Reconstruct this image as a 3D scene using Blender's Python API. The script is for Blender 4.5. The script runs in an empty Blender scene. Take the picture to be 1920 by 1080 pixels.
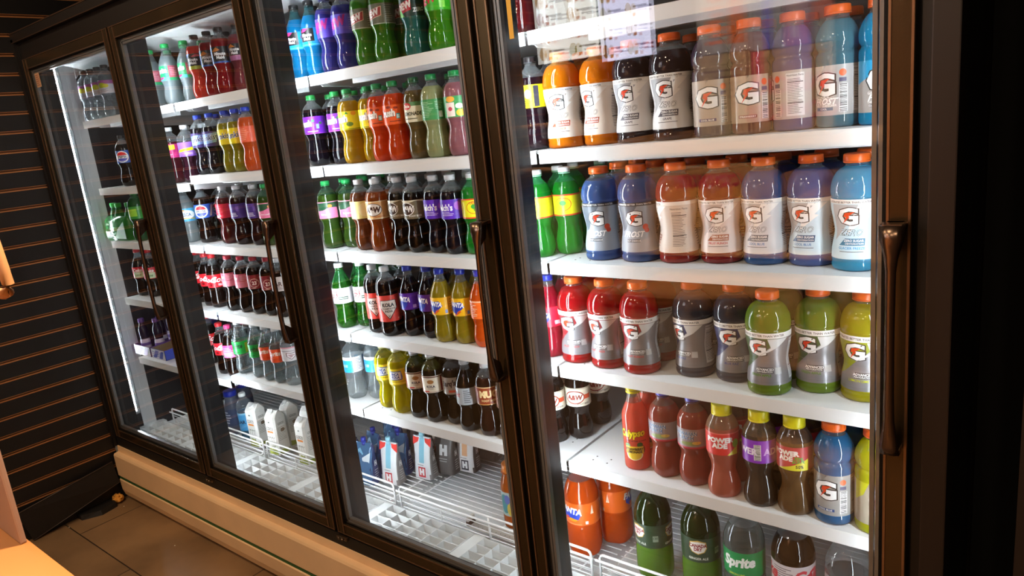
import bpy, bmesh, math, random
from mathutils import Vector, Matrix

# ------------------------------------------------------------------ camera, world, light, exposure
S = bpy.context.scene
COL = S.collection
PI = math.pi
rnd = random.Random(7)

F_PX = 1348.8
YAW, PITCH, ROLL = 0.6944, 0.2298, 0.1097
CAM = Vector((3.318, -1.145, 1.5536))


def camera_matrix():
    f = Vector((-math.sin(YAW) * math.cos(PITCH), math.cos(YAW) * math.cos(PITCH), -math.sin(PITCH)))
    r0 = Vector((math.cos(YAW), math.sin(YAW), 0))
    d0 = f.cross(r0)
    r = math.cos(ROLL) * r0 + math.sin(ROLL) * d0
    d = -math.sin(ROLL) * r0 + math.cos(ROLL) * d0
    m = Matrix((r, -d, -f)).transposed().to_4x4()
    m.translation = CAM
    return m


cd = bpy.data.cameras.new('camera')
cd.sensor_width = 36
cd.lens = 36 * F_PX / 1920
cd.clip_start = 0.02
cam = bpy.data.objects.new('camera', cd)
COL.objects.link(cam)
cam.matrix_world = camera_matrix()
S.camera = cam

w = bpy.data.worlds.new('world')
S.world = w
w.use_nodes = True
w.node_tree.nodes['Background'].inputs[0].default_value = (1.0, 0.72, 0.45, 1)
w.node_tree.nodes['Background'].inputs[1].default_value = 0.06

S.view_settings.view_transform = 'Standard'
S.view_settings.look = 'None'
S.view_settings.exposure = 0.14
S.view_settings.gamma = 1
S.view_settings.use_curve_mapping = False
try:
    S.cycles.transparent_max_bounces = 28
    S.cycles.max_bounces = 7
    S.cycles.diffuse_bounces = 3
    S.cycles.glossy_bounces = 3
    S.cycles.transmission_bounces = 4
    S.cycles.sample_clamp_indirect = 4.0
    S.cycles.caustics_reflective = False
    S.cycles.caustics_refractive = False
except Exception:
    pass


def area(name, loc, size, power, col, rot=(0, 0, 0), sy=None):
    ld = bpy.data.lights.new(name, 'AREA')
    ld.energy = power
    ld.color = col
    ld.size = size
    if sy:
        ld.shape = 'RECTANGLE'
        ld.size_y = sy
    o = bpy.data.objects.new(name, ld)
    COL.objects.link(o)
    o.location = loc
    o.rotation_euler = rot
    return o


WARM = (1.0, 0.75, 0.50)
# recessed warm lamps in the shop ceiling
for i, (x, y, pw) in enumerate([(0.55, -0.95, 11), (1.55, -1.25, 12), (2.6, -1.35, 10), (3.6, -2.1, 11), (1.6, -2.6, 14), (3.0, -2.9, 14)]):
    area('ceiling_lamp_light', (x, y, 2.74), 0.16, pw, WARM)
LED_POWER = 82.0        # emission of the cool-white strips in the case


# ------------------------------------------------------------------ colours and materials
def lin(c):
    if isinstance(c, str):
        c = tuple(int(c[i:i + 2], 16) / 255 for i in (0, 2, 4))
    return tuple((x / 12.92 if x <= 0.04045 else ((x + 0.055) / 1.055) ** 2.4) for x in c)


MATS = {}


def new_mat(name):
    m = bpy.data.materials.new(name)
    m.use_nodes = True
    nt = m.node_tree
    nt.nodes.clear()
    return m, nt, nt.nodes.new('ShaderNodeOutputMaterial')


def principled(nt, col, rough, metal=0.0, spec=0.5):
    b = nt.nodes.new('ShaderNodeBsdfPrincipled')
    b.inputs['Base Color'].default_value = (*lin(col), 1)
    b.inputs['Roughness'].default_value = rough
    b.inputs['Metallic'].default_value = metal
    b.inputs['Specular IOR Level'].default_value = spec
    return b


def mat(name, col, rough=0.5, metal=0.0, spec=0.5, noise=0.0, nscale=20, bump=0.0, stretch=(1, 1, 1)):
    key = (name, str(col), rough, metal, noise)
    if key in MATS:
        return MATS[key]
    m, nt, out = new_mat(name)
    b = principled(nt, col, rough, metal, spec)
    if noise or bump:
        tc = nt.nodes.new('ShaderNodeTexCoord')
        mp = nt.nodes.new('ShaderNodeMapping')
        mp.inputs['Scale'].default_value = stretch
        n = nt.nodes.new('ShaderNodeTexNoise')
        n.inputs['Scale'].default_value = nscale
        n.inputs['Detail'].default_value = 4
        nt.links.new(tc.outputs['Object'], mp.inputs[0])
        nt.links.new(mp.outputs[0], n.inputs['Vector'])
        if noise:
            r = nt.nodes.new('ShaderNodeValToRGB')
            c = lin(col)
            r.color_ramp.elements[0].position = 0.3
            r.color_ramp.elements[1].position = 0.7
            r.color_ramp.elements[0].color = (*[x * (1 - noise) for x in c], 1)
            r.color_ramp.elements[1].color = (*[min(1, x * (1 + noise)) for x in c], 1)
            nt.links.new(n.outputs['Fac'], r.inputs[0])
            nt.links.new(r.outputs[0], b.inputs['Base Color'])
        if bump:
            bp = nt.nodes.new('ShaderNodeBump')
            bp.inputs['Strength'].default_value = bump
            bp.inputs['Distance'].default_value = 0.002
            nt.links.new(n.outputs['Fac'], bp.inputs['Height'])
            nt.links.new(bp.outputs[0], b.inputs['Normal'])
    nt.links.new(b.outputs[0], out.inputs[0])
    MATS[key] = m
    return m


def drink_mat(col, opac, tint=None, rough=0.035, clear=False):
    """plastic bottle filled with a drink: coloured body, see-through by 1-opac, sharp gloss on top"""
    key = ('drink', str(col), opac, str(tint))
    if key in MATS:
        return MATS[key]
    m, nt, out = new_mat('clear_plastic' if clear else 'drink_in_plastic')
    L = nt.links
    dif = nt.nodes.new('ShaderNodeBsdfDiffuse')
    dif.inputs[0].default_value = (*lin(col), 1)
    tl = nt.nodes.new('ShaderNodeBsdfTranslucent')
    tl.inputs[0].default_value = (*lin(col), 1)
    mx = nt.nodes.new('ShaderNodeMixShader')
    mx.inputs[0].default_value = 0.45
    L.new(dif.outputs[0], mx.inputs[1])
    L.new(tl.outputs[0], mx.inputs[2])
    tr = nt.nodes.new('ShaderNodeBsdfTransparent')
    tr.inputs[0].default_value = (*lin(tint or col), 1)
    lw = nt.nodes.new('ShaderNodeLayerWeight')
    lw.inputs[0].default_value = 0.35
    mr = nt.nodes.new('ShaderNodeMapRange')
    mr.inputs['To Min'].default_value = opac
    mr.inputs['To Max'].default_value = min(1, opac + 0.35)
    L.new(lw.outputs['Facing'], mr.inputs['Value'])
    m2 = nt.nodes.new('ShaderNodeMixShader')
    L.new(mr.outputs[0], m2.inputs[0])
    L.new(tr.outputs[0], m2.inputs[1])
    L.new(mx.outputs[0], m2.inputs[2])
    gl = nt.nodes.new('ShaderNodeBsdfGlossy')
    gl.inputs['Roughness'].default_value = rough
    tc = nt.nodes.new('ShaderNodeTexCoord')
    nz = nt.nodes.new('ShaderNodeTexNoise')
    nz.inputs['Scale'].default_value = 55
    bp = nt.nodes.new('ShaderNodeBump')
    bp.inputs['Strength'].default_value = 0.25
    bp.inputs['Distance'].default_value = 0.002
    L.new(tc.outputs['Object'], nz.inputs['Vector'])
    L.new(nz.outputs['Fac'], bp.inputs['Height'])
    L.new(bp.outputs[0], gl.inputs['Normal'])
    fr = fresnel(nt, 1.5)
    m3 = nt.nodes.new('ShaderNodeMixShader')
    L.new(fr.outputs[0], m3.inputs[0])
    L.new(m2.outputs[0], m3.inputs[1])
    L.new(gl.outputs[0], m3.inputs[2])
    L.new(m3.outputs[0], out.inputs[0])
    MATS[key] = m
    return m


def fresnel(nt, ior):
    """surface reflectance that is the same from either side of a thin wall"""
    fr = nt.nodes.new('ShaderNodeFresnel')
    ge = nt.nodes.new('ShaderNodeNewGeometry')
    mi = nt.nodes.new('ShaderNodeMapRange')
    mi.inputs['To Min'].default_value = ior
    mi.inputs['To Max'].default_value = 1 / ior
    nt.links.new(ge.outputs['Backfacing'], mi.inputs['Value'])
    nt.links.new(mi.outputs[0], fr.inputs[0])
    return fr


def glass_mat():
    m, nt, out = new_mat('door_glass')
    L = nt.links
    tr = nt.nodes.new('ShaderNodeBsdfTransparent')
    tr.inputs[0].default_value = (0.965, 0.975, 0.97, 1)
    gl = nt.nodes.new('ShaderNodeBsdfGlossy')
    gl.inputs['Roughness'].default_value = 0.0
    fr = fresnel(nt, 1.62)
    mx = nt.nodes.new('ShaderNodeMixShader')
    L.new(fr.outputs[0], mx.inputs[0])
    L.new(tr.outputs[0], mx.inputs[1])
    L.new(gl.outputs[0], mx.inputs[2])
    L.new(mx.outputs[0], out.inputs[0])
    return m


def emit_mat(name, col, strength, stripes=0.0):
    m, nt, out = new_mat(name)
    e = nt.nodes.new('ShaderNodeEmission')
    e.inputs[0].default_value = (*col, 1)
    e.inputs[1].default_value = strength
    if stripes:
        tc = nt.nodes.new('ShaderNodeTexCoord')
        wv = nt.nodes.new('ShaderNodeTexWave')
        wv.bands_direction = 'Z'
        wv.inputs['Scale'].default_value = stripes
        mr = nt.nodes.new('ShaderNodeMapRange')
        mr.inputs['From Min'].default_value = 0.2
        mr.inputs['From Max'].default_value = 0.8
        mr.inputs['To Min'].default_value = strength * 0.25
        mr.inputs['To Max'].default_value = strength * 1.75
        nt.links.new(tc.outputs['Object'], wv.inputs[0])
        nt.links.new(wv.outputs['Fac'], mr.inputs['Value'])
        nt.links.new(mr.outputs[0], e.inputs[1])
    nt.links.new(e.outputs[0], out.inputs[0])
    return m


BRONZE = mat('bronze_anodised_metal', '54452f', 0.27, 0.82, noise=0.25, nscale=6, stretch=(1, 1, 0.2))
BRONZE_EDGE = mat('polished_bronze_edge', '94745a', 0.3, 0.85)
BLACK_METAL = mat('black_painted_metal', '0f0a08', 0.5)
BLACK_FRAME = mat('black_plastic_frame', '0f0e0e', 0.35)
GASKET = mat('black_rubber_gasket', '0a0a0a', 0.6)
SPACER = mat('grey_aluminium_spacer', '8b8c8e', 0.35, 0.6)
WHITE_METAL = mat('white_enamelled_steel', 'e6e8ea', 0.28, 0.0)
WHITE_WIRE = mat('white_coated_wire', 'f2f3f4', 0.3)
WHITE_PLASTIC = mat('white_grille_plastic', 'dfe1e1', 0.4)
LINER = mat('dark_case_liner', '211f22', 0.4)
BACKLINER = mat('grey_case_liner', '56504b', 0.5)
GLASS = glass_mat()
LED = emit_mat('cool_white_led', (0.86, 0.94, 1.0), LED_POWER)
LED_DOTS = emit_mat('cool_white_led_beads', (0.86, 0.94, 1.0), LED_POWER * 2.2, 30)


# ------------------------------------------------------------------ object helpers
def finish(name, bm, mats, parent=None, loc=(0, 0, 0), rot=(0, 0, 0), smooth=False):
    me = bpy.data.meshes.new(name)
    bmesh.ops.recalc_face_normals(bm, faces=bm.faces)
    bm.to_mesh(me)
    bm.free()
    for m in (mats if isinstance(mats, (list, tuple)) else [mats]):
        me.materials.append(m)
    if smooth:
        me.shade_smooth()
        try:
            me.set_sharp_from_angle(angle=math.radians(38))
        except Exception:
            pass
    o = bpy.data.objects.new(name, me)
    COL.objects.link(o)
    o.location = loc
    o.rotation_euler = rot
    if parent:
        o.parent = parent
    return o


def tag(o, label=None, cat=None, group=None, kind=None):
    if label:
        n = len(label.split())
        assert 4 <= n <= 16, (n, label)
        o['label'] = label
    if cat:
        o['category'] = cat
    if group:
        o['group'] = group
    if kind:
        o['kind'] = kind
    return o


def empty(name, loc=(0, 0, 0), rz=0.0):
    o = bpy.data.objects.new(name, None)
    o.empty_display_size = 0.05
    COL.objects.link(o)
    o.location = loc
    o.rotation_euler = (0, 0, rz)
    return o


def box(bm, x0, x1, y0, y1, z0, z1, mi=0, bevel=0.0, m=None):
    r = bmesh.ops.create_cube(bm, size=1)
    vs = r['verts']
    for v in vs:
        v.co = Vector(((x0 + x1) / 2 + v.co.x * (x1 - x0), (y0 + y1) / 2 + v.co.y * (y1 - y0), (z0 + z1) / 2 + v.co.z * (z1 - z0)))
    fs = set(f for v in vs for f in v.link_faces)
    for f in fs:
        f.material_index = mi
    if bevel:
        es = list(set(e for v in vs for e in v.link_edges))
        r2 = bmesh.ops.bevel(bm, geom=es, offset=bevel, segments=2, affect='EDGES', profile=0.7)
        for f in r2['faces']:
            f.material_index = mi
        vs = list(set(v for f in r2['faces'] for v in f.verts))
    if m is not None:
        bmesh.ops.transform(bm, matrix=m, verts=list(set(vs)))
    return vs


def tube(bm, pts, r, seg=8, mi=0, caps=True):
    pts = [Vector(p) for p in pts]
    rings = []
    up = Vector((0.13, 0.27, 0.95)).normalized()
    for i, p in enumerate(pts):
        a = pts[max(0, i - 1)]
        b = pts[min(len(pts) - 1, i + 1)]
        t = (b - a).normalized()
        if abs(t.dot(up)) > 0.93:
            u = Vector((1, 0.1, 0)).normalized()
        else:
            u = up
        n = t.cross(u).normalized()
        bb = t.cross(n).normalized()
        rr = r[i] if isinstance(r, (list, tuple)) else r
        rings.append([bm.verts.new(p + n * rr * math.cos(2 * PI * k / seg) + bb * rr * math.sin(2 * PI * k / seg)) for k in range(seg)])
    for a, b in zip(rings, rings[1:]):
        for k in range(seg):
            f = bm.faces.new((a[k], a[(k + 1) % seg], b[(k + 1) % seg], b[k]))
            f.material_index = mi
            f.smooth = True
    if caps:
        for ring in (rings[0][::-1], rings[-1]):
            f = bm.faces.new(ring)
            f.material_index = mi


def lathe(bm, prof, seg=28, mi=lambda z: 0, mod=None, close_top=True, close_bot=True, off=0.0):
    """prof: list of (z, r) in metres from the bottom up"""
    rings = []
    for z, r in prof:
        ring = []
        for k in range(seg):
            a = 2 * PI * k / seg
            rr = r + off
            zz = z
            if mod:
                rr, zz = mod(a, rr, z)
            ring.append(bm.verts.new((rr * math.sin(a), -rr * math.cos(a), zz)))
        rings.append(ring)
    for (za, _), (zb, _), a, b in zip(prof, prof[1:], rings, rings[1:]):
        k_m = mi((za + zb) / 2)
        for k in range(seg):
            f = bm.faces.new((a[k], a[(k + 1) % seg], b[(k + 1) % seg], b[k]))
            f.material_index = k_m
            f.smooth = True
    if close_bot:
        f = bm.faces.new(rings[0][::-1])
        f.material_index = mi(prof[0][0])
    if close_top:
        f = bm.faces.new(rings[-1])
        f.material_index = mi(prof[-1][0])


def densify(prof, n=3):
    out = []
    P = prof
    for i in range(len(P) - 1):
        p0 = P[max(0, i - 1)]
        p1 = P[i]
        p2 = P[i + 1]
        p3 = P[min(len(P) - 1, i + 2)]
        for k in range(n):
            t = k / n
            z = p1[0] + (p2[0] - p1[0]) * t
            # monotone-ish catmull on r
            m1 = (p2[1] - p0[1]) / max(1e-6, p2[0] - p0[0])
            m2 = (p3[1] - p1[1]) / max(1e-6, p3[0] - p1[0])
            h = p2[0] - p1[0]
            s1 = (p2[1] - p1[1]) / max(1e-6, h)
            m1 = max(-3 * abs(s1), min(3 * abs(s1), m1)) if s1 else 0
            m2 = max(-3 * abs(s1), min(3 * abs(s1), m2)) if s1 else 0
            r = (2 * t ** 3 - 3 * t ** 2 + 1) * p1[1] + (t ** 3 - 2 * t ** 2 + t) * h * m1 + (-2 * t ** 3 + 3 * t ** 2) * p2[1] + (t ** 3 - t ** 2) * h * m2
            out.append((z, r))
    out.append(P[-1])
    return out


# ------------------------------------------------------------------ lettering (font curves turned into flat meshes once)
TEXTS = {}


def text_mesh(s, bold=0.0, shear=0.0):
    """triangles of the word, height about 1 (cap height), centred on 0,0"""
    key = (s, bold, shear)
    if key in TEXTS:
        return TEXTS[key]
    cu = bpy.data.curves.new('t', 'FONT')
    cu.body = s
    cu.offset = bold
    cu.shear = shear
    cu.resolution_u = 2
    cu.space_line = 0.85
    cu.align_x = 'CENTER'
    o = bpy.data.objects.new('t', cu)
    me = o.to_mesh()
    vs = [v.co.copy() for v in me.vertices]
    fs = [tuple(f.vertices) for f in me.polygons]
    o.to_mesh_clear()
    bpy.data.objects.remove(o)
    bpy.data.curves.remove(cu)
    if vs:
        x0 = min(v.x for v in vs)
        x1 = max(v.x for v in vs)
        y0 = min(v.y for v in vs)
        y1 = max(v.y for v in vs)
        n = s.count('\n') + 1
        k = 1.0 / (0.73 * (1 + (n - 1) * 1.16))
        k = 1.0 / (y1 - y0)
        for v in vs:
            v.x = (v.x - (x0 + x1) / 2) * k
            v.y = (v.y - (y0 + y1) / 2) * k
            v.z = 0
    TEXTS[key] = (vs, fs)
    return TEXTS[key]


# decal primitives. u: metres along the surface (0 = front), v: 0..1 of the label height
def R(u0, u1, v0, v1, c):
    return ('P', [(u0, v0), (u1, v0), (u1, v1), (u0, v1)], c)


def P(pts, c):
    return ('P', pts, c)


def El(u, v, ru, rv, c, n=20):
    return ('P', [(u + ru * math.cos(2 * PI * k / n), v + rv * math.sin(2 * PI * k / n)) for k in range(n)], c)


def T(s, u, v, h, c, bold=0.0, shear=0.0, wide=1.0, rot=0.0):
    return ('T', s, u, v, h, c, bold, shear, wide, rot)


def lines(u0, u1, v0, v1, n, c, k=0.5):
    """small print too fine to read"""
    out = []
    rr = random.Random(int(abs(u0) * 1e4) + n)
    for i in range(n):
        vv = v1 - (i + 0.5) * (v1 - v0) / n
        e = u0 + (u1 - u0) * rr.uniform(0.6, 1)
        out.append(R(u0, e, vv - k * 0.5 * (v1 - v0) / n, vv + k * 0.5 * (v1 - v0) / n, c))
    return out


def nutrition(u0, u1, v0, v1, bg, ink):
    o = [R(u0, u1, v0, v1, bg)]
    d = (u1 - u0) * 0.08
    o += [T('Nutrition Facts', (u0 + u1) / 2, v1 - 0.05 * (v1 - v0), 0.045 * (v1 - v0), ink, 0.01)]
    o += lines(u0 + d, u1 - d, v0 + 0.04, v1 - 0.12 * (v1 - v0), 22, ink, 0.26)
    o += [R(u0 + d, u1 - d, v1 - .22 * (v1 - v0), v1 - .20 * (v1 - v0), ink), R(u0 + d, u1 - d, v0 + .3 * (v1 - v0), v0 + .315 * (v1 - v0), ink)]
    return o


def barcode(u0, u1, v0, v1):
    o = [R(u0, u1, v0, v1, 'f4f4f4')]
    rr = random.Random(5)
    v = v0 + 0.008
    while v < v1 - 0.01:
        t = rr.uniform(0.006, 0.02)
        o.append(R(u0 + 0.001, u1 - 0.001, v, min(v + t, v1 - 0.005), '181818'))
        v += t + rr.uniform(0.006, 0.018)
    return o


def decal_mesh(prims, place, hgt, cuts_v, step=0.007, lay0=1, ink=None):
    """prims -> bmesh; place(u, z, layer) gives the 3D point, hgt label height in m"""
    bm = bmesh.new()
    mats = []
    cols = {}
    boxes = []
    for li, pr in enumerate(prims):
        c = pr[2] if pr[0] == 'P' else pr[5]
        if c not in cols:
            cols[c] = len(mats)
            mats.append(ink(c) if ink else mat('printed_ink', c, 0.35, 0.45 if c == '8e8c90' else 0.0))
        mi = cols[c]
        tmp = bmesh.new()
        if pr[0] == 'P':
            vs = [tmp.verts.new((u, v * hgt, 0)) for u, v in pr[1]]
            try:
                tmp.faces.new(vs)
            except Exception:
                tmp.free()
                continue
        else:
            _, s, u, v, h, c, bold, shear, wide, rot = pr
            vv, ff = text_mesh(s, bold, shear)
            cr, sr = math.cos(rot), math.sin(rot)
            hh = h * hgt
            vs = []
            for q in vv:
                x, y = q.x * hh * wide, q.y * hh
                vs.append(tmp.verts.new((u + x * cr - y * sr, v * hgt + x * sr + y * cr, 0)))
            for f in ff:
                try:
                    tmp.faces.new([vs[i] for i in f])
                except Exception:
                    pass
        us = [v.co.x for v in tmp.verts]
        ys = [v.co.y for v in tmp.verts]
        if not us:
            tmp.free()
            continue
        # print order: one layer above whatever it covers
        bb = (min(us), max(us), min(ys), max(ys))
        lay = lay0 + max([q[4] - lay0 + 1 for q in boxes if q[0] < bb[1] and q[1] > bb[0] and q[2] < bb[3] and q[3] > bb[2]] or [0])
        boxes.append((*bb, lay))
        a = math.ceil(min(us) / step) * step
        while a < max(us):
            bmesh.ops.bisect_plane(tmp, geom=tmp.verts[:] + tmp.edges[:] + tmp.faces[:], plane_co=(a, 0, 0), plane_no=(1, 0, 0))
            a += step
        for cv in cuts_v:
            if min(ys) < cv < max(ys):
                bmesh.ops.bisect_plane(tmp, geom=tmp.verts[:] + tmp.edges[:] + tmp.faces[:], plane_co=(0, cv, 0), plane_no=(0, 1, 0))
        mp = {}
        for v in tmp.verts:
            mp[v.index if v.index >= 0 else id(v)] = None
        tmp.verts.index_update()
        nv = [bm.verts.new(place(v.co.x, v.co.y, lay)) for v in tmp.verts]
        for f in tmp.faces:
            try:
                g = bm.faces.new([nv[v.index] for v in f.verts])
                g.material_index = mi
                g.smooth = True
            except Exception:
                pass
        tmp.free()
    return bm, mats


# ------------------------------------------------------------------ bottle shapes (z as a share of the height, r in metres)
H = 0.208
SH = {
    'soda': ([(0, .020), (.012, .0275), (.05, .0315), (.12, .0332), (.2, .0324), (.27, .0290), (.34, .0262), (.40, .0284), (.445, .0323), (.46, .0328), (.70, .0328), (.715, .0326), (.75, .0320), (.80, .0290), (.845, .0232), (.875, .0170), (.895, .0132), (.915, .0124)], (.458, .702), .0142, .075),
    'coke': ([(0, .020), (.012, .0268), (.05, .0302), (.13, .0318), (.22, .0294), (.29, .0272), (.345, .0286), (.385, .0318), (.40, .0322), (.63, .0322), (.65, .0316), (.70, .0290), (.76, .0238), (.81, .0188), (.85, .0152), (.885, .0128), (.915, .0122)], (.395, .632), .0142, .075),
    'kola': ([(0, .020), (.012, .0275), (.05, .0320), (.12, .0330), (.20, .0322), (.225, .0328), (.60, .0328), (.62, .0332), (.68, .0332), (.75, .0318), (.81, .0270), (.85, .0205), (.88, .0150), (.9, .0128), (.915, .0122)], (.222, .605), .0142, .075),
    'gat28': ([(0, .034), (.012, .0405), (.05, .0425), (.075, .0415), (.10, .0425), (.115, .0420), (.20, .0408), (.30, .0370), (.36, .0362), (.44, .0388), (.55, .0425), (.625, .0430), (.64, .0418), (.655, .0434), (.70, .0438), (.77, .0415), (.83, .0360), (.87, .0290), (.893, .0205), (.905, .0190)], (.112, .628), .0222, .080),
    'gat20': ([(0, .028), (.012, .0345), (.05, .0365), (.10, .0362), (.52, .0362), (.56, .0366), (.60, .0356), (.63, .0318), (.66, .0352), (.71, .0368), (.76, .0355), (.81, .0315), (.86, .0255), (.885, .0205), (.90, .0188)], (.105, .515), .0218, .084),
    'power': ([(0, .026), (.012, .0325), (.06, .0350), (.13, .0340), (.20, .0305), (.28, .0268), (.35, .0275), (.42, .0315), (.47, .0340), (.49, .0348), (.72, .0348), (.74, .0346), (.79, .0318), (.84, .0265), (.88, .0215), (.905, .0200)], (.485, .725), .0212, .098),
    'hawaiian': ([(0, .022), (.012, .0300), (.06, .0345), (.14, .0358), (.22, .0345), (.30, .0310), (.36, .0300), (.41, .0330), (.44, .0355), (.46, .0358), (.66, .0358), (.70, .0356), (.76, .0340), (.82, .0280), (.86, .0205), (.89, .0160), (.915, .0142)], (.455, .672), .0160, .08),
    'glass': ([(0, .024), (.01, .0290), (.03, .0308), (.10, .0310), (.60, .0310), (.66, .0300), (.72, .0262), (.78, .0205), (.82, .0172), (.87, .0152), (.92, .0148)], (.10, .60), .0172, .075),
    'two_litre': ([(0, .030), (.012, .0420), (.05, .0470), (.12, .0490), (.24, .0490), (.34, .0478), (.36, .0470), (.39, .0478), (.62, .0482), (.68, .0480), (.76, .0430), (.83, .0340), (.88, .0240), (.915, .0160), (.93, .0135)], (.385, .625), .0150, .05),
    'wide': ([(0, .030), (.012, .0350), (.05, .0370), (.15, .0375), (.40, .0370), (.60, .0375), (.66, .0365), (.74, .0330), (.80, .0290), (.84, .0265)], (.22, .60), .0280, .14),
    'mini': ([(0, .016), (.02, .020), (.08, .0215), (.3, .021), (.42, .0185), (.55, .0205), (.68, .0205), (.76, .0165), (.83, .0125), (.86, .0115)], (.12, .4), .0135, .12),
}
RADIUS = {k: max(r for _, r in v[0]) for k, v in SH.items()}

CLEAR = ('dfe6ea', .10, 'f4f8fa')
WATERY = ('c4ccd0', .16, 'eef3f5')
COLA = ('170a07', .965, '200a06')
REP = .1035      # logo repeated on the far side of a 20 oz label


def G(u=0.0, v=.66, h=.26, oc='2b2b2b', logo='f4f6f8'):
    h = h * 1.1
    """the big letter with its orange bolt"""
    return [T('G', u, v, h * 1.10, oc, .085, 0, 1.22), T('G', u, v, h, logo, .035, 0, 1.22),
            P([(u + .0125, v + h * .26), (u - .004, v + h * .20), (u - .0065, v - h * .02), (u - .002, v - h * .04), (u - .010, v - h * .46), (u + .004, v - h * .02), (u + .0015, v + h * .02)], 'd8401c'),
            ]


def gatorade_zero(ink, flavour, body='ece9e6', side='c9c4be', acc='33384a'):
    o = [R(-.135, .135, .93, 1.0, 'f3f1ee'), T('HYDRATES BETTER THAN WATER', -.004, .955, .034, '2a2a30', .012, 0, .95),
         P([(-.034, .30), (-.034, .92), (.024, .92), (-.010, .56), (-.028, .36)], side),
         P([(.012, .92), (.045, .92), (.022, .72), (.030, .70), (-.010, .40)], 'f6f4f2')]
    o += G(-.006, .72, .27)
    o += [T('ZERO', -.002, .445, .115, '2d3038', .035, .35, 1.05), T('ZERO', -.002, .445, .105, body, .0, .35, 1.07),
          P([(-.022, .23), (.022, .23), (.024, .345), (-.012, .345)], acc), T('ZERO SUGAR', .004, .31, .04, 'ffffff', .02), T('DEHYDRATION', .005, .26, .03, 'ffffff', .01),
          T(flavour, .0, .185, .042, ink, .02), R(-.02, .02, .12, .13, '55555a')]
    o += nutrition(.052, .088, .08, .9, body, '33333a')
    o += nutrition(-.098, -.058, .08, .9, body, '33333a')
    o += [T('G', .129, .7, .25, side, .05, 0, 1.1)] + lines(.112, .13, .1, .5, 8, '6a6a70', .3)
    return o


def gatorade_adv(col, flavour, ink):
    o = [R(-.135, .135, .90, 1.0, 'f1f0ee'), T('HYDRATES BETTER THAN WATER', -.002, .95, .042, '2a2a30', .015, 0, .95),
         P([(-.062, .18), (-.062, .90), (.036, .90), (-.034, .30)], col)]
    o += G(-.010, .71, .29)
    o += [P([(.012, .89), (.05, .89), (.03, .72), (-.01, .52), (.018, .72)], 'd9dadb'),
          R(-.010, .022, .225, .33, '3a3a3c'), T('ADVANCED', .005, .295, .045, 'ffffff', .02), T('REHYDRATION', .005, .25, .03, 'ffffff', .01),
          R(.025, .038, .21, .33, 'b9b9bb'), T(flavour, -.002, .185, .045, ink, .02)]
    o += [R(-.135, .135, .05, .055, '77787a'), R(-.135, .135, .545, .549, '8d8e90'), R(-.135, .135, .42, .424, '8d8e90')]
    o += nutrition(.056, .09, .08, .86, 'cfd0d2', '3a3a3c')
    return o


def gatorade_frost(flavour, band, name='FROST', lo='COOL BLUE'):
    o = [R(-.135, .135, .93, 1.0, '26272b'), T('HYDRATES BETTER THAN WATER', -.002, .965, .035, 'f0f0f0', .01, 0, .95),
         P([(-.04, .93), (.005, .93), (-.028, .45), (-.04, .40)], '5d6672')]
    o += G(-.004, .68, .28)
    o += [T(name, -.006, .36, .12, 'f4f4f6', .03, .4, 1.0), R(-.022, .008, .2, .26, band), T(flavour, -.006, .23, .035, 'ffffff', .01)]
    o += [El(.022, .50, .007, .06, 'c9482a'), El(.025, .43, .006, .05, 'b63b22')]
    o += nutrition(.05, .088, .08, .88, 'c6cad0', '33353b')
    return o


def g20(col, flavour, band, name=None, ul='b7b5b1'):
    o = [P([(-.05, .55), (-.05, 1.0), (.0, 1.0), (-.02, .7)], ul)]
    o += G(-.006, .62, .42)
    if name:
        o += [T('GATORADE', -.010, .375, .05, 'ffffff', .01), T(name, -.002, .285, .13, 'ffffff', .03, .4), T('THIRST QUENCHER', -.004, .195, .05, 'ffffff', .01)]
    o += [R(-.022, .012, .10, .165, band), T(flavour, -.005, .132, .042, 'ffffff', .015)]
    o += [El(.028, .84, .006, .07, 'e0632c'), R(.022, .034, .66, .74, '4a4668')] + barcode(.022, .036, .06, .62)
    o += nutrition(.046, .078, .06, .94, 'd9d9da', '3a3a3c')
    return o


def both(f, step=REP):
    return f(0.0) + f(step)


# product: name -> (kind, shape, cap colour, drink, headspace, fill, label background, prints, short description, height factor)
def bandprints(*a):
    return list(a)


PR = {}


def prod(key, name, cat, shape, cap, drink, desc, lab=None, prints=(), head=CLEAR, fill=.80, hf=1.0, yaw=0.0):
    PR[key] = dict(name=name, cat=cat, shape=shape, cap=cap, drink=drink, desc=desc, lab=lab, prints=list(prints), head=head, fill=fill, hf=hf, yaw=yaw)


SB, SD, WB, JB = ('soda_bottle', 'soda bottle'), ('sports_drink_bottle', 'sports drink'), ('water_bottle', 'water bottle'), ('juice_bottle', 'juice bottle')

prod('lime_water', *WB, 'soda', '2a2a2c', WATERY, 'clear water bottle with a yellow lime on its label', 'dcdde6',
     both(lambda u: [R(u - .05, u + .05, .72, 1, 'b05c9a'), El(u - .01, .62, .018, .2, 'c9d422'), El(u + .006, .58, .012, .15, 'e8e23a')] + lines(u - .02, u + .02, .1, .35, 4, '8a8a94', .4)), fill=.84)
prod('pepsi', *SB, 'soda', '1d1d1f', COLA, 'dark cola with a red white and blue globe', '2c55b0',
     both(lambda u: [El(u, .5, .026, .46, 'f4f4f6', 26), P([(u - .021, .62), (u - .014, .82), (u, .90), (u + .014, .82), (u + .021, .62)], 'd8252c'), P([(u - .021, .38), (u - .014, .18), (u, .10), (u + .014, .18), (u + .021, .38)], '2c49b8'), T('PEPSI', u, .5, .18, '15172a', .03, 0, 1.25), P([(u + .030, .1), (u + .040, .1), (u + .052, .9), (u + .042, .9)], 'e9e9ee')]), fill=.82)
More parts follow.
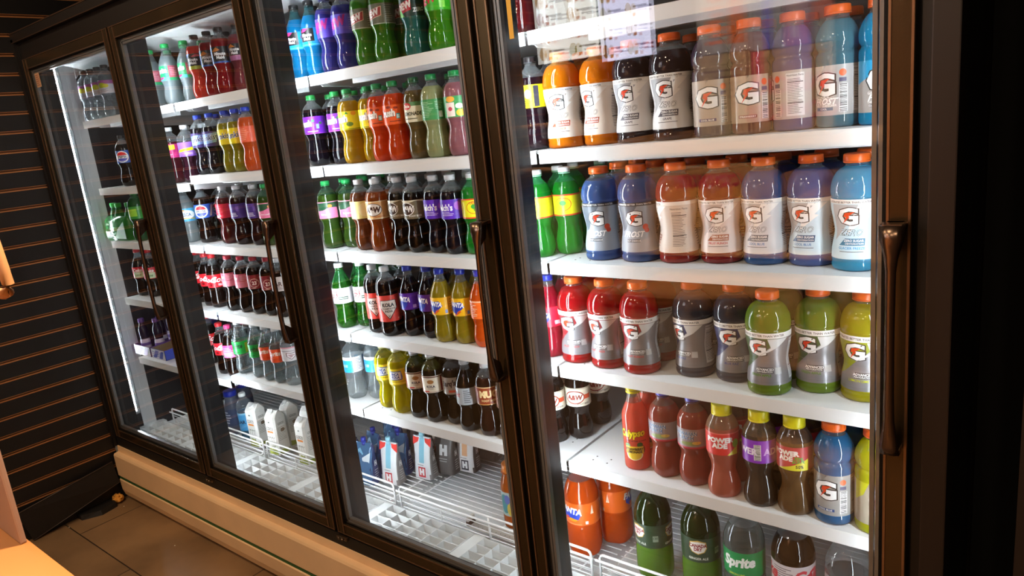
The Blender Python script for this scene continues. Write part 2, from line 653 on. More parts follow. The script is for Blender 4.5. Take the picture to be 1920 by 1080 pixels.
prod('tall_green', *SB, 'soda', '1f9a3a', ('0c5a22', .72, '2a8a40'), 'tall green bottle with a green cap', '2f8a35', both(lambda u: [R(u - .03, u + .03, .2, .8, '8fc23a')]), head=('2a8a40', .4, '8fd09a'), fill=.86)
prod('coke_lime', *SB, 'coke', 'c3252c', COLA, 'cola bottle with a red and pale green label', 'c8283a', both(lambda u: [R(u - .02, u + .025, .05, .55, 'cfe6c4'), T('Coke', u, .72, .3, 'ffffff', .03, .3), T('Lime', u, .3, .22, '2b7a35', .02, .3)]), fill=.80)
prod('coke', *SB, 'coke', 'd0202a', COLA, 'red-capped cola with a red script label', 'd61f2c', both(lambda u: [T('Coca', u - .020, .62, .42, 'ffffff', .02, .35), T('Cola', u + .017, .60, .46, 'ffffff', .02, .35)] + [El(u - .014, .2, .006, .1, '7a0f16')] + lines(u + .012, u + .03, .08, .28, 2, 'ffffff', .5)), fill=.80)
prod('coke_pink', *SB, 'coke', 'd83a78', COLA, 'cola bottle with a hot pink label', 'e23b86', both(lambda u: [R(u - .03, u + .03, .0, .4, 'ee6aa6')] + lines(u - .02, u + .03, .1, .85, 6, 'f7c3da', .35)), fill=.80)
prod('cherry', *SB, 'soda', 'b8263c', COLA, 'dark cola with a wide rose pink label', 'b95a70', both(lambda u: [R(u - .055, u + .055, .0, .42, 'd27c92'), T('Coke', u - .02, .72, .26, 'f2d8de', .02, .3)] + lines(u + .01, u + .035, .5, .9, 4, 'e7b8c2', .35)), fill=.80)
prod('dp_red', *SB, 'soda', 'a3202e', COLA, 'dark soda with a maroon oval-badge label', '7b1f2a', both(lambda u: [El(u, .42, .018, .32, 'd9b8ae', 22), El(u, .42, .016, .28, '7b1f2a', 22), T('23', u, .42, .26, 'e9dcd6', .03)] + lines(u - .012, u + .012, .02, .08, 1, 'd9b8ae', .5)), fill=.82)
prod('dp_violet', *SB, 'soda', 'e4e4e6', ('2a0f12', .93, '3a1216'), 'dark soda with a violet berry label', '4a3382', both(lambda u: [El(u - .030, .45, .011, .34, 'c9b89a', 16), El(u - .030, .45, .007, .2, '7a5a48', 12)] + lines(u - .012, u + .022, .12, .42, 3, 'd8d2ea', .4) + [R(u + .01, u + .02, .5, .8, '6a50a8')]), fill=.80)
prod('red_label', *SB, 'soda', 'e4e4e6', ('5a1216', .82, '7a1c1c'), 'dark red soda with a bright red label', 'd82840', both(lambda u: lines(u - .03, u + .01, .1, .9, 6, 'e8667a', .35) + lines(u - .04, u + .0, .04, .22, 2, 'ffffff', .4)), fill=.80)
prod('diet_white', *SB, 'soda', 'd8d8da', COLA, 'dark cola with a pale grey label', 'b9adab', both(lambda u: [T('BAR', u - .01, .5, .3, '4a3a3c', .03)] + lines(u - .02, u + .02, .1, .3, 3, '7a6a6c', .4)), fill=.80)
prod('fresca', *SB, 'coke', 'd6dadc', ('b9c3c6', .42, 'dfe7ea'), 'clear soda with a sky blue wavy label', '4aa8d8', both(lambda u: [El(u, .52, .040, .36, 'f2f4f4', 22), T('FRESCA', u, .52, .26, '2c5a8a', .03, 0, .85), El(u - .006, .86, .010, .06, 'e89a3a'), P([(u - .04, .12), (u, .22), (u + .04, .12), (u + .04, .2), (u, .3), (u - .04, .2)], 'e0b74a')]), fill=.86)
prod('punch_pink', *JB, 'soda', 'e8eaec', ('5c1c28', .86, '7a2a34'), 'dark red punch with a pink and yellow label', 'c8307c', both(lambda u: [P([(u - .03, .5), (u + .03, .6), (u + .03, .95), (u - .03, .85)], 'e8dc1e')] + lines(u - .02, u + .02, .1, .4, 3, 'f4c4dc', .4)), fill=.74)
prod('punch_violet', *JB, 'soda', 'e8eaec', ('3a1626', .84, '5a2238'), 'dark punch with a violet and yellow label', '8a5cc8', both(lambda u: [P([(u - .03, .30), (u + .035, .42), (u + .04, .66), (u - .02, .50)], 'e8dc1e')] + lines(u + .0, u + .03, .1, .3, 2, 'd6c2f0', .4)), fill=.70)
prod('sunkist_grape', *SB, 'soda', '2443c8', ('14101c', .95, '1c1426'), 'dark grape soda with a blue cap', '3a2c6a', both(lambda u: [P([(u - .045, .12), (u + .02, .25), (u + .03, .92), (u - .04, .8)], '7fa0d8'), T('Sunkist', u - .006, .58, .42, 'f2f4f8', .05, .2, .8, .1), T('Sunkist', u - .006, .58, .38, '1c2a5a', .02, .2, .85, .1), El(u + .032, .3, .006, .1, '5a48a0')]), fill=.78)
prod('sunkist_yellow', *SB, 'soda', '2443c8', ('9a8f12', .88, 'b8ac1e'), 'olive yellow soda with a blue cap', 'e8d41c', both(lambda u: [T('Sunkist', u - .006, .56, .42, 'f6f6f2', .05, .2, .8, .1), T('Sunkist', u - .006, .56, .38, '1c3a7a', .02, .2, .85, .1), El(u + .03, .25, .008, .12, '8fae2a')]), fill=.80)
prod('sunkist_orange', *SB, 'soda', '2443c8', ('d85a20', .93, 'e8703a'), 'orange soda with a plain coral label', 'df5c3c', both(lambda u: lines(u - .01, u + .03, .1, .9, 7, 'f2a78c', .3)), fill=.84)
prod('sprite_pink', *SB, 'coke', '1f9e50', ('aebcc0', .5, 'd9e4e6'), 'cloudy clear soda with a green and rose label', '1f9e60', both(lambda u: [R(u + .018, u + .06, .2, 1, 'c2566c'), R(u - .04, u + .018, .0, .22, '4cc0d4'), P([(u - .035, .05), (u - .005, .1), (u + .0, .26), (u - .03, .2)], 'd82a74'), T('Sprite', u - .012, .62, .5, 'f6fafa', .03, .3, .8, .08)] + lines(u + .022, u + .045, .3, .9, 5, 'e2a2ae', .35)), fill=.80)
prod('mm_coral', *JB, 'soda', '221c1c', ('e0483a', .93, 'e85a48'), 'coral red lemonade with a black panel label', 'b8c23a', both(lambda u: [R(u - .035, u + .035, .22, 1, '1c1a1e'), P([(u - .035, .7), (u - .01, 1), (u - .035, 1)], '3a66c8'), P([(u - .01, .78), (u + .01, .96), (u + .03, .86), (u + .02, .8)], 'c8485a'), T('Minute\nMaid', u - .004, .52, .40, 'f6f6f6', .04)]), fill=.82)
prod('mm_red', *JB, 'soda', '221c1c', ('9c1420', .94, 'ac1c28'), 'deep red punch with a black and blue label', '2c5cae', both(lambda u: [R(u - .030, u + .026, .1, 1, '1c1a1e'), P([(u - .03, .7), (u - .012, .95), (u + .0, .78), (u - .012, .7)], 'd07a30'), T('Minute\nMaid', u - .002, .45, .42, 'f6f6f6', .04), El(u + .044, .65, .008, .16, 'e0b838')]), fill=.82)
prod('mm_rose', *JB, 'soda', '221c1c', ('8c3a48', .9, 'a84c58'), 'rosy punch with a black and mauve label', 'b06a98', both(lambda u: [R(u - .03, u + .03, .3, 1, '1c1a1e'), P([(u - .028, .75), (u - .01, .98), (u + .004, .8)], 'd07a30'), T('Minute\nMaid', u - .002, .56, .40, 'f6f6f6', .04)]), fill=.84)
prod('splash', *SB, 'soda', '22a052', ('3c5a1c', .66, '7c9a2c'), 'yellow-green soda with a pink and green label', '244c34', both(lambda u: [P([(u - .05, .0), (u + .035, .0), (u + .035, .62), (u + .01, .66), (u - .01, .5), (u - .05, .42)], 'e47aa4'), El(u - .045, .45, .012, .36, 'e9ecd8'), El(u + .012, .74, .007, .1, 'e8883a'), R(u - .05, u + .05, .95, 1, 'ee8fb2'), T('fruit splash', u - .005, .24, .13, 'ffffff', .02), R(u + .036, u + .05, .1, .9, '39423c')]), head=('5a8a68', .26, 'b8d8c0'), fill=.80)
prod('coco_green', *SB, 'soda', 'e6eaec', ('1f9e2e', .56, '4ac858'), 'bright green soda with a yellow coconut-palm label', 'e4e022', both(lambda u: [R(u - .055, u + .055, .93, 1, 'd2452a'), R(u - .055, u + .055, 0, .07, 'd2452a'), El(u + .0, .55, .021, .32, 'd2452a', 22), El(u, .55, .019, .29, 'e4e022', 22), El(u, .60, .008, .12, '3a9a3a'), R(u - .001, u + .001, .38, .56, '3a7a2a'), T('COCO', u, .78, .12, 'd2452a', .03)]), head=('4ac07a', .32, 'a8e8b8'), fill=.84)
prod('cream', *SB, 'soda', 'e4e2e0', ('6a3416', .78, '9a5420'), 'amber cream soda with a pale yellow label', 'e3d48c', both(lambda u: lines(u - .04, u - .015, .1, .9, 8, '9a8c58', .4) + [El(u + .03, .5, .02, .4, 'efe4b4')]), fill=.82)
prod('cream_orange', *SB, 'soda', 'e4e2e0', ('9a4a16', .66, 'c87420'), 'amber soda with a peach oval-logo label', 'dba268', both(lambda u: [R(u - .055, u + .055, .95, 1, 'f0dcb0'), R(u - .055, u + .055, .0, .05, 'f0dcb0'), El(u - .006, .53, .027, .36, '3a1c14', 24), El(u - .006, .53, .025, .33, 'e8e0d8', 24), T('A&W', u - .006, .53, .34, '3a1c14', .06, .15, .9), T('CREAM SODA', u + .012, .14, .08, 'a8501c', .02)]), fill=.82)
prod('root', *SB, 'soda', 'dedcdc', ('120a08', .96, '1c0f0a'), 'black root beer with a brown oval-logo label', '6b5f48', both(lambda u: [P([(u - .05, .8), (u - .03, .95), (u - .01, .82), (u + .02, .98), (u + .05, .84), (u + .05, 1), (u - .05, 1)], 'd8d2bc'), El(u - .010, .54, .023, .36, 'f0ece8', 24), El(u - .010, .54, .021, .32, '3a2418', 24), T('A&W', u - .010, .54, .34, 'f0ece8', .06, .15, .85), T('ROOT BEER', u + .014, .16, .1, 'ece6da', .02)]), fill=.80)
prod('root_white', *SB, 'soda', 'dedcdc', ('100a0a', .95, '1c1210'), 'black root beer with a cream label and red logo', 'e6dfc8', both(lambda u: [El(u - .004, .5, .027, .36, '9a2c1c', 24), El(u - .004, .5, .024, .30, 'f2ecdc', 24), T('A&W', u - .004, .5, .28, '8a2418', .05, .15, .95), R(u + .022, u + .04, .38, .62, 'd2522c'), T('ROOT BEER', u + .018, .14, .09, '3a2a20', .02), R(u - .055, u + .055, .94, .98, 'b8ac90')]), fill=.86)
prod('grape_soda', *SB, 'soda', 'dcdcde', ('14101a', .95, '1c1424'), 'black grape soda with a purple label', '5a2cb8', both(lambda u: [T("Welch's", u - .018, .60, .36, 'f4f2fa', .035, 0, .8), El(u + .026, .66, .010, .22, 'a04ac8'), El(u + .036, .55, .008, .18, '8a3cc0')] + lines(u - .02, u + .016, .16, .38, 3, 'd0c2f0', .4) + barcode(u + .044, u + .050, .2, .8)), fill=.80)
prod('ginger_green', *SB, 'coke', 'ecefef', ('2a6a1c', .52, '7cc040'), 'green ginger ale with a white shield label', 'd9dbe0', both(lambda u: [P([(u - .030, .84), (u - .016, .78), (u - .002, .84), (u + .0, .5), (u - .016, .16), (u - .032, .5)], 'b62a36'), P([(u - .028, .80), (u - .016, .74), (u - .004, .80), (u - .003, .5), (u - .016, .2), (u - .029, .5)], 'f6f6f4'), T('CANADA\nDRY', u - .016, .5, .3, 'b62a36', .05, 0, .8), R(u + .002, u + .032, .26, .44, '1f4a34'), T('ZERO SUGAR', u + .017, .35, .07, 'f0f0f0', .02)]), head=('3c9a52', .36, '9ad8a4'), fill=.72)
prod('kola_red', *SB, 'kola', 'dadcde', ('140a0a', .95, '1e0e0c'), 'dark cola with a large red diamond label', 'd8443c', both(lambda u: [P([(u - .024, .82), (u + .024, .82), (u + .026, .52), (u, .08), (u - .026, .52)], '2a2226'), P([(u - .022, .80), (u + .022, .80), (u + .024, .52), (u, .13), (u - .024, .52)], 'e6dcd4'), T('KOLA', u, .64, .15, '1c1a26', .05, 0, .9), T('CHAMPAGNE', u, .5, .07, '5a4a48', .02, 0, .9), T('INDIA', u, .4, .08, '2a2226', .03), T('V', u, .22, .09, '2a2226', .02), T('20 FL OZ', u + .034, .1, .04, 'f4dcd6', .01)]), fill=.80)
prod('fanta_grape', *SB, 'coke', '2636a8', ('160a10', .95, '200e16'), 'dark grape soda with a deep purple label', '55239a', both(lambda u: [P([(u - .034, .08), (u - .012, -.0), (u + .004, .34), (u + .004, .7), (u - .034, .6)], '2a3cae'), T('FANTA', u - .012, .66, .30, 'f6f4fa', .05, .15, .8, -.12), R(u + .018, u + .028, .1, .3, 'b8a0dc'), R(u + .032, u + .042, .12, .36, '7a50b8')]), fill=.84)
prod('fanta_yellow', *SB, 'coke', '2636a8', ('a8921c', .93, 'c4b42a'), 'golden yellow soda with a yellow blue-logo label', 'f0b81c', both(lambda u: [P([(u - .034, .3), (u - .012, .1), (u + .014, .52), (u + .004, .8), (u - .034, .74)], '2a3cae'), T('FANTA', u - .010, .64, .28, 'f6f4fa', .05, .15, .8, -.12), P([(u - .02, .06), (u + .0, .34), (u + .004, .24), (u - .012, .04)], 'e0622c'), R(u + .02, u + .027, .08, .28, '6a86c8'), R(u + .030, u + .031, .05, .95, '8a6a14')] + lines(u + .034, u + .046, .1, .9, 6, '8a6a14', .3)), fill=.83)
prod('fanta_orange', *SB, 'coke', '4a44c8', ('dd5a14', .95, 'ee7420'), 'vivid orange soda with an orange label', 'ee6c24', both(lambda u: [R(u - .05, u + .05, .9, .98, 'f6c0a0')] + lines(u - .04, u + .01, .1, .8, 7, 'fad2b8', .35)), fill=.84)
prod('fanta_straw', *SB, 'coke', '2636a8', ('a81430', .9, 'c41c38'), 'bright red soda with a red label', 'd81838', both(lambda u: [P([(u - .034, .1), (u - .012, .0), (u + .01, .4), (u + .004, .7), (u - .034, .6)], '2a3cae'), T('FANTA', u - .012, .6, .28, 'f6f4fa', .05, .15, .8, -.12), R(u + .02, u + .035, .1, .3, 'f0a8b0')]), fill=.86)
prod('seltzer', *WB, 'soda', 'e8eaec', WATERY, 'clear seltzer with a sky blue and white label', 'eceef0', both(lambda u: [R(u - .042, u + .012, .0, .8, '2a9ade'), T('SELTZER\nWATER', u - .015, .42, .18, 'e8f4fc', .02), R(u + .012, u + .014, 0, 1, '9aa4ac')] + lines(u + .020, u + .044, .1, .9, 8, '6a7078', .35)), fill=.86)
prod('inca', *SB, 'soda', 'ecece0', ('c4b400', .6, 'e8da10'), 'clear yellow soda with a yellow label', 'e8cc1c', both(lambda u: [P([(u - .020, .30), (u + .020, .30), (u + .022, .5), (u + .018, .86), (u - .018, .86), (u - .022, .5)], '5a6a9a'), R(u - .017, u + .017, .36, .8, 'f0f0ea'), T('INCA\nKOLA', u, .58, .36, '2a3c94', .05, 0, .85), R(u - .055, u + .055, .06, .12, 'fbe84a'), R(u - .055, u + .055, .18, .21, 'b89c10')]), head=('c8c060', .26, 'eeea9a'), fill=.80)
prod('champagne', *SB, 'soda', 'dcdcde', ('15110d', .95, '241c14'), 'black cola with a red and cream crest label', '8a2228', both(lambda u: [R(u - .036, u + .026, .06, .94, 'ddd4c0'), R(u - .055, u + .055, .9, .95, '3a2c1c'), R(u - .055, u + .055, .97, 1, 'd8d0c0'), R(u - .055, u + .055, .0, .04, 'd8d0c0'), El(u - .004, .66, .010, .12, '9a6a3a'), T('KOLA', u - .004, .38, .15, '1c2240', .05), T('Champagne', u - .004, .24, .07, '3a3a40', .02), R(u - .026, u - .010, .06, .12, 'c4302c')]), head=('6a6a30', .45, 'a8a468'), fill=.78)
prod('barq', *SB, 'soda', 'cfcfd0', ('120c0a', .95, '1e1410'), 'black root beer with a silver script label', '9a9490', both(lambda u: [T("Barq's", u - .010, .6, .44, '2c1614', .05, .3, .85, .12), R(u - .01, u + .03, .12, .26, 'c04a2c')]), fill=.82)
prod('diet_silver', *SB, 'coke', 'a9abae', ('130e0c', .95, '1e1612'), 'slender black cola with a silver label', 'a9b2ba', both(lambda u: lines(u - .006, u + .016, .1, .9, 7, '4a5056', .4) + [R(u + .022, u + .03, .1, .9, 'c6ccd2'), T('Diet', u - .035, .6, .3, 'b02a30', .02, .3)]), fill=.86)
prod('mug', *SB, 'soda', 'dcdcde', ('2a0e0c', .94, '38140f'), 'dark root beer with a rust brown label', '8a3a1c', both(lambda u: [R(u - .055, u + .055, .95, 1, 'd8b88a'), R(u - .055, u + .055, .0, .04, 'c89a5a'), T('MUG', u - .004, .6, .42, 'e8cf9a', .07, 0, .95), T('ROOT BEER', u - .004, .24, .12, 'e8cf9a', .03)]), fill=.82)
prod('mm_blue', *JB, 'coke', '141416', ('0c86c4', .9, '1a9ad8'), 'electric blue punch with a black-panel label', '1c9ae0', both(lambda u: [R(u - .030, u + .014, .26, .98, '17171b'), P([(u - .03, .78), (u - .016, 1), (u + .0, .96), (u - .012, .80)], 'e03a7c'), T('Minute\nMaid', u - .008, .52, .38, 'f6f6f6', .04), El(u + .03, .68, .009, .18, 'e0526a'), El(u + .034, .38, .007, .12, 'c84a60'), R(u - .055, u + .055, .05, .12, '5ac8f4')]), fill=.80, head=('5aa0a8', .2, 'b8d8dc'))
prod('dew_purple', *SB, 'soda', '2a2c6a', ('3a3a90', .80, '2c2c8c'), 'violet-blue soda with a magenta-lettered label', '5a4ac0', both(lambda u: [T('DEW', u - .016, .56, .5, 'c22a8a', .06, .3, .9, .25), R(u + .022, u + .045, .1, .9, '6a58c8')] + lines(u + .024, u + .042, .15, .85, 6, '9a90e0', .3)), fill=.82)
prod('dew_green', *SB, 'soda', '1f7a3a', ('4a8c24', .80, '3c8c1c'), 'green soda with a grey-brown lettered label', '6a6a50', both(lambda u: [P([(u - .045, .16), (u + .012, .4), (u + .014, .86), (u - .043, .62)], 'e2b89a'), P([(u - .043, .20), (u + .010, .42), (u + .012, .82), (u - .041, .60)], '9c2c28'), T('DEW', u - .016, .52, .32, 'f2e4d8', .06, .1, 1.0, .28), R(u - .055, u + .055, .0, .04, 'b8c0a0')] + lines(u + .022, u + .045, .1, .95, 8, 'a6a68a', .35)), fill=.82)
prod('dew_teal', *SB, 'soda', '1f7a3a', ('3a8478', .74, '2c8c7a'), 'teal soda with a dark zero label', '22382c', both(lambda u: [P([(u - .04, .1), (u + .0, .3), (u + .0, .8), (u - .04, .6)], 'b82a34'), T('DEW', u - .02, .5, .34, 'f2e4d8', .06, .1, .9, .25), T('ZERO', u + .018, .3, .2, 'e8ece8', .03, .2, .9, .1), P([(u - .05, .0), (u - .02, .0), (u - .035, .4)], '5ac83a')]), fill=.82)
prod('dew_lime', *SB, 'soda', '1f7a3a', ('4e9c1c', .80, '4aa018'), 'lime green soda with a green label', '3aa81c', both(lambda u: [T('DEW', u - .01, .5, .45, 'd8303a', .06, .1, .9, .2), R(u + .025, u + .04, .1, .9, '8ad84a')]), fill=.84)
prod('crush_grape', *SB, 'soda', '1fa04c', ('15101a', .95, '1e1626'), 'dark grape soda with a bright purple label', '7a2cc4', both(lambda u: [T('Crush', u - .020, .58, .42, '5a6a80', .09, .15, .85, .06), T('Crush', u - .020, .6, .40, 'f2f2f6', .05, .15, .88, .06), R(u + .020, u + .028, .3, .55, '8ad0dc'), El(u + .012, .75, .005, .08, '3a7a4a'), El(u + .034, .6, .005, .08, '3a7a4a'), R(u - .055, u + .055, .0, .05, 'a84ad8')] + lines(u - .01, u + .03, .1, .2, 1, 'e0c8f0', .5)), fill=.80)
prod('crush_yellow', *SB, 'soda', '178a44', ('c4980a', .68, 'e4b812'), 'golden soda with a yellow label', 'f0e018', both(lambda u: [T('Crush', u - .020, .58, .42, '7a8a94', .09, .15, .85, .06), T('Crush', u - .020, .6, .40, 'f6f6f4', .05, .15, .88, .06), P([(u + .0, .85), (u + .006, .98), (u + .012, .85)], '2a8a3a'), El(u + .026, .88, .008, .12, 'f0a01c'), El(u + .012, .3, .010, .12, '6a8a3a'), R(u - .055, u + .055, .02, .07, '8a9a1c')]), fill=.84)
prod('crush_orange', *SB, 'soda', '178a44', ('dd4a10', .92, 'ee6018'), 'orange soda with an orange label', 'e85a1c', both(lambda u: [T('Crush', u - .020, .56, .42, '7a4a3a', .09, .15, .85, .06), T('Crush', u - .020, .58, .40, 'f2eee8', .05, .15, .88, .06), R(u + .010, u + .020, .28, .55, '3aa0a8'), R(u + .012, u + .018, .32, .5, 'd8f0ee'), El(u - .01, .88, .008, .07, '8a2a14'), El(u + .01, .84, .006, .06, '8a2a14')] + lines(u - .01, u + .025, .12, .2, 1, '6a1c0c', .5)), fill=.84)
prod('lemonade_brown', *JB, 'soda', '145c34', ('6e5c34', .9, '8a7848'), 'brown lemonade with a cream and green label', '4a7a4a', both(lambda u: [R(u - .045, u + .03, .0, .8, 'd6cfb4'), El(u - .02, .8, .014, .18, 'b8242c'), T('Dole', u - .02, .8, .16, 'f6eee0', .04), T('LEMONADE', u - .006, .42, .2, '3a3a26', .05, 0, .8)] + lines(u - .03, u + .02, .12, .22, 1, '5a5a44', .5)), fill=.84)
prod('lemonade_green', *JB, 'soda', '178a44', ('a9b07c', .9, 'c0c890'), 'pale green lemonade with a green fact label', '3e8a4c', both(lambda u: lines(u - .04, u + .0, .12, .9, 10, 'a8d0aa', .3) + [R(u + .012, u + .022, .1, .4, 'ecf4ec')] + lines(u + .004, u + .03, .5, .9, 5, 'a8d0aa', .3)), fill=.86)
prod('lemonade_pink', *JB, 'soda', '178a44', ('a86a74', .9, 'c08490'), 'pale pink lemonade with a green lemon label', '3f9a58', both(lambda u: [R(u - .03, u - .006, .04, .7, 'ecdcd4'), El(u - .016, .86, .012, .14, 'e8a43a'), El(u + .008, .2, .011, .17, 'f2c83a'), El(u + .006, .52, .010, .13, 'ecf0dc'), El(u + .020, .4, .007, .1, 'd8e8a4'), El(u - .018, .4, .006, .1, 'c8485a')]), fill=.86)
prod('ginger_white', *SB, 'soda', 'e4e6e8', WATERY, 'clear soda with a white shield label', 'cfcbd0', both(lambda u: [P([(u - .018, .62), (u, .56), (u + .018, .62), (u + .017, .35), (u, .1), (u - .017, .35)], '6a4650'), P([(u - .015, .57), (u, .52), (u + .015, .57), (u + .014, .35), (u, .15), (u - .014, .35)], 'e8e4e8'), T('CANADA\nDRY', u, .37, .22, '8a3a46', .05, 0, .8), R(u - .05, u + .05, .70, .73, '3a3450'), R(u - .05, u + .05, .92, 1, 'd88a9a')]), fill=.86)
prod('sprite_green', *SB, 'coke', 'd4d8d8', ('9aa4a6', .26, 'd4dcde'), 'clear soda with a green script label', '1ea84e', both(lambda u: [T('Sprite', u - .004, .58, .5, '123c22', .03, .25, .8, .04), R(u + .030, u + .042, .08, .84, 'b8a834')] + lines(u - .02, u + .02, .1, .22, 1, '0c6a30', .5)), fill=.78)
prod('sprite_orange', *SB, 'coke', 'd4d8d8', ('9aa4a6', .26, 'd4dcde'), 'clear soda with an orange script label', 'e0532a', both(lambda u: [T('Sprite', u - .004, .62, .46, 'f4f0ea', .03, .25, .8, .04)] + lines(u - .02, u + .03, .08, .32, 3, 'b83a18', .4)), fill=.78)
prod('yellow_tea', *SB, 'soda', '2a2426', ('2a1620', .9, '3c2030'), 'dark drink with a narrow yellow and blue label', 'e4d81c', both(lambda u: [El(u - .02, .6, .012, .2, '1c3a9a'), R(u + .016, u + .028, .05, .95, '3c3a48'), El(u - .022, .2, .010, .14, '3ab0a0'), El(u + .002, .6, .008, .2, 'f4ee9a')] + lines(u - .008, u + .012, .08, .35, 3, '6a6418', .4)), fill=.78)
# sports drinks
prod('G_orange', *SD, 'gat28', 'f26a22', ('ee8410', .94, 'f2941c'), 'orange sports drink with a white and grey label', 'e8dcd2', gatorade_zero('d8601c', 'ORANGE', 'e8dcd2', 'b9b2aa', 'a84a30'), head=('f0b060', .5, 'f4c890'), fill=.86)
prod('G_grape', *SD, 'gat28', 'f26a22', ('3a3036', .72, '4c3a42'), 'smoky dark sports drink with a white label', 'e2e2e4', gatorade_zero('3a2a4a', 'GRAPE', 'e4e4e6', 'a2a2a6', '4a4450'), fill=.84)
prod('G_frost', *SD, 'gat28', 'f26a22', ('4a68a4', .80, '3a5c9a'), 'slate blue sports drink with a silver frost label', '9aa2ac', gatorade_frost('ICY CHARGE', '3a4048'), fill=.86)
prod('G_nutri', *SD, 'gat28', 'f26a22', ('a83830', .82, 'a8302a'), 'red sports drink showing its nutrition facts', 'd9cfc8', gatorade_zero('b02a2a', 'FRUIT PUNCH', 'ddd4cc', 'b9a8a0', '8a5040') , fill=.88, yaw=-1.62)
prod('G_punch', *SD, 'gat28', 'f26a22', ('96282a', .82, '9a2424'), 'red sports drink with a white zero label', 'e0d6d6', gatorade_zero('c02438', 'FRUIT PUNCH', 'e0d6d6', 'b8b0b0', 'a05a3c'), fill=.88)
prod('G_coolblue', *SD, 'gat28', 'f26a22', ('3a66a4', .82, '2c60a4'), 'royal blue sports drink with a white zero label', 'd4d6dc', gatorade_zero('2a70b8', 'COOL BLUE', 'd6d8de', 'b4b0ae', '5a606a'), fill=.88)
prod('G_coolblue2', *SD, 'gat28', 'f26a22', ('6074b6', .80, '5070b4'), 'violet-blue sports drink with a pale zero label', 'c8dce8', gatorade_zero('2a70b8', 'COOL BLUE', 'cadde8', 'b0aeae', '34567a'), fill=.88)
prod('G_glacierzero', *SD, 'gat28', 'f26a22', ('4cb0dc', .82, '48b0dc'), 'light blue sports drink with a pale blue label', 'c4e2f0', gatorade_zero('2a98d8', 'GLACIER FREEZE', 'c6e3f0', 'b2b6ba', '3c7a9c'), fill=.90)
prod('G_redadv', *SD, 'gat28', 'f26a22', ('b4141c', .9, 'c8242a'), 'red sports drink with a silver slashed label', '8e8c90', gatorade_adv('8c1a24', 'FRUIT PUNCH', 'c42a30'), fill=.90)
prod('G_navyadv', *SD, 'gat28', 'f26a22', ('5c5c68', .5, '7a7a84'), 'grey-blue sports drink with a silver slashed label', '8e8c90', gatorade_adv('2e3a66', 'BLUE RAZ', '3a4a8a'), fill=.90)
prod('G_greenadv', *SD, 'gat28', 'f26a22', ('7c9c34', .80, '80a82e'), 'olive green sports drink with a silver slashed label', '8e8c90', gatorade_adv('3c5a34', 'GREEN APPLE', '5a8a2a'), fill=.90)
prod('G_limeadv', *SD, 'gat28', 'f26a22', ('b4ac1c', .88, 'c8c02c'), 'lime yellow sports drink with a silver slashed label', '8e8c90', gatorade_adv('8e9a1c', 'LEMON LIME', 'b8bc1c'), fill=.90)
prod('g_blue', *SD, 'gat20', 'f26a22', ('4a3c52', .86, '5c4c66'), 'dusky violet sports drink with a tan label', 'ad9f94', g20('x', 'COOL BLUE', '4a3a66', ul='ad9f94'), fill=.88)
prod('g_berry', *SD, 'gat20', 'f26a22', ('7c4238', .84, '8c5248'), 'brownish red sports drink with a tan label', 'b09a88', g20('x', 'STRAWBERRY', '7a3030', ul='b09a88'), fill=.88)
prod('g_purple', *SD, 'gat20', 'f26a22', ('66649c', .80, '605e98'), 'lavender sports drink showing its nutrition facts', 'b9b2b0', g20('x', 'RIPTIDE RUSH', '4a3a76'), fill=.88, yaw=-1.35)
prod('g_cool', *SD, 'gat20', 'f26a22', ('5c96ac', .78, '4c96b0'), 'grey-teal sports drink with a frosty silver label', 'b2b0b0', g20('x', 'COOL', '4a6a8a', 'FROST', ul='d8dde0'), fill=.88)
prod('g_glacier', *SD, 'gat20', 'f26a22', ('0ea0d8', .9, '20b0e4'), 'bright cyan sports drink with a frost label', 'aaa6a4', g20('x', 'GLACIER FREEZE', '5a5e66', 'FROST', ul='1c9ad0'), fill=.88, yaw=.35)
prod('g_navy', *SD, 'gat20', 'f26a22', ('2e74ac', .84, '2c7ab8'), 'deep blue sports drink with a grey label', '9a9896', g20('x', 'COOL BLUE', '2c4c86', ul='8c8a88'), fill=.88)
prod('g_yellow', *SD, 'gat20', 'f26a22', ('c4cc14', .92, 'd0d824'), 'neon yellow sports drink with a round logo', 'a9a292', [El(.004, .62, .024, .33, 'f2f2f2', 26), T('G', .004, .62, .34, 'd84a20', .05, 0, 1.1), T('G', .004, .62, .28, 'f6f6f6', .03, 0, 1.1), T('THIRST\nQUENCHER', .006, .2, .12, 'ece8dc', .02), R(-.012, .022, .06, .12, 'c8c83a'), P([(-.05, .5), (-.05, 1), (-.02, 1), (-.03, .7)], 'c8cc24')] + nutrition(.046, .078, .06, .94, 'd9d9da', '3a3a3c'), fill=.90)
prod('power_red', *SD, 'power', 'ece024', ('d87860', .70, 'e08a70'), 'coral sports drink with a red label and yellow cap', 'd83a34', both(lambda u: [T('POWER\nADE', u - .004, .56, .50, 'f2efec', .06, 0, 1.1), P([(u + .01, .0), (u + .034, .0), (u + .034, .4)], 'e4dc2c'), El(u + .030, .5, .008, .2, '8ac03a'), R(u - .055, u + .055, .95, 1, 'e8766c')], .11), head=('d8b898', .3, 'ecd8c4'), fill=.76)
prod('power_redB', *SD, 'power', 'ece024', ('947048', .6, 'a07c54'), 'tan sports drink with a red and yellow label', 'b83440', both(lambda u: [T('POWER\nADE', u - .010, .62, .46, 'ece6e2', .06, 0, 1.05), T('Xtra\nSOUR', u + .014, .46, .3, '4a9a34', .05, .2), P([(u - .03, .0), (u + .034, .0), (u + .034, .5), (u + .0, .2)], 'dcd436'), T('50%', u + .016, .17, .14, '2a2a20', .03)], .11), head=('a08470', .3, 'd0bca8'), fill=.76)
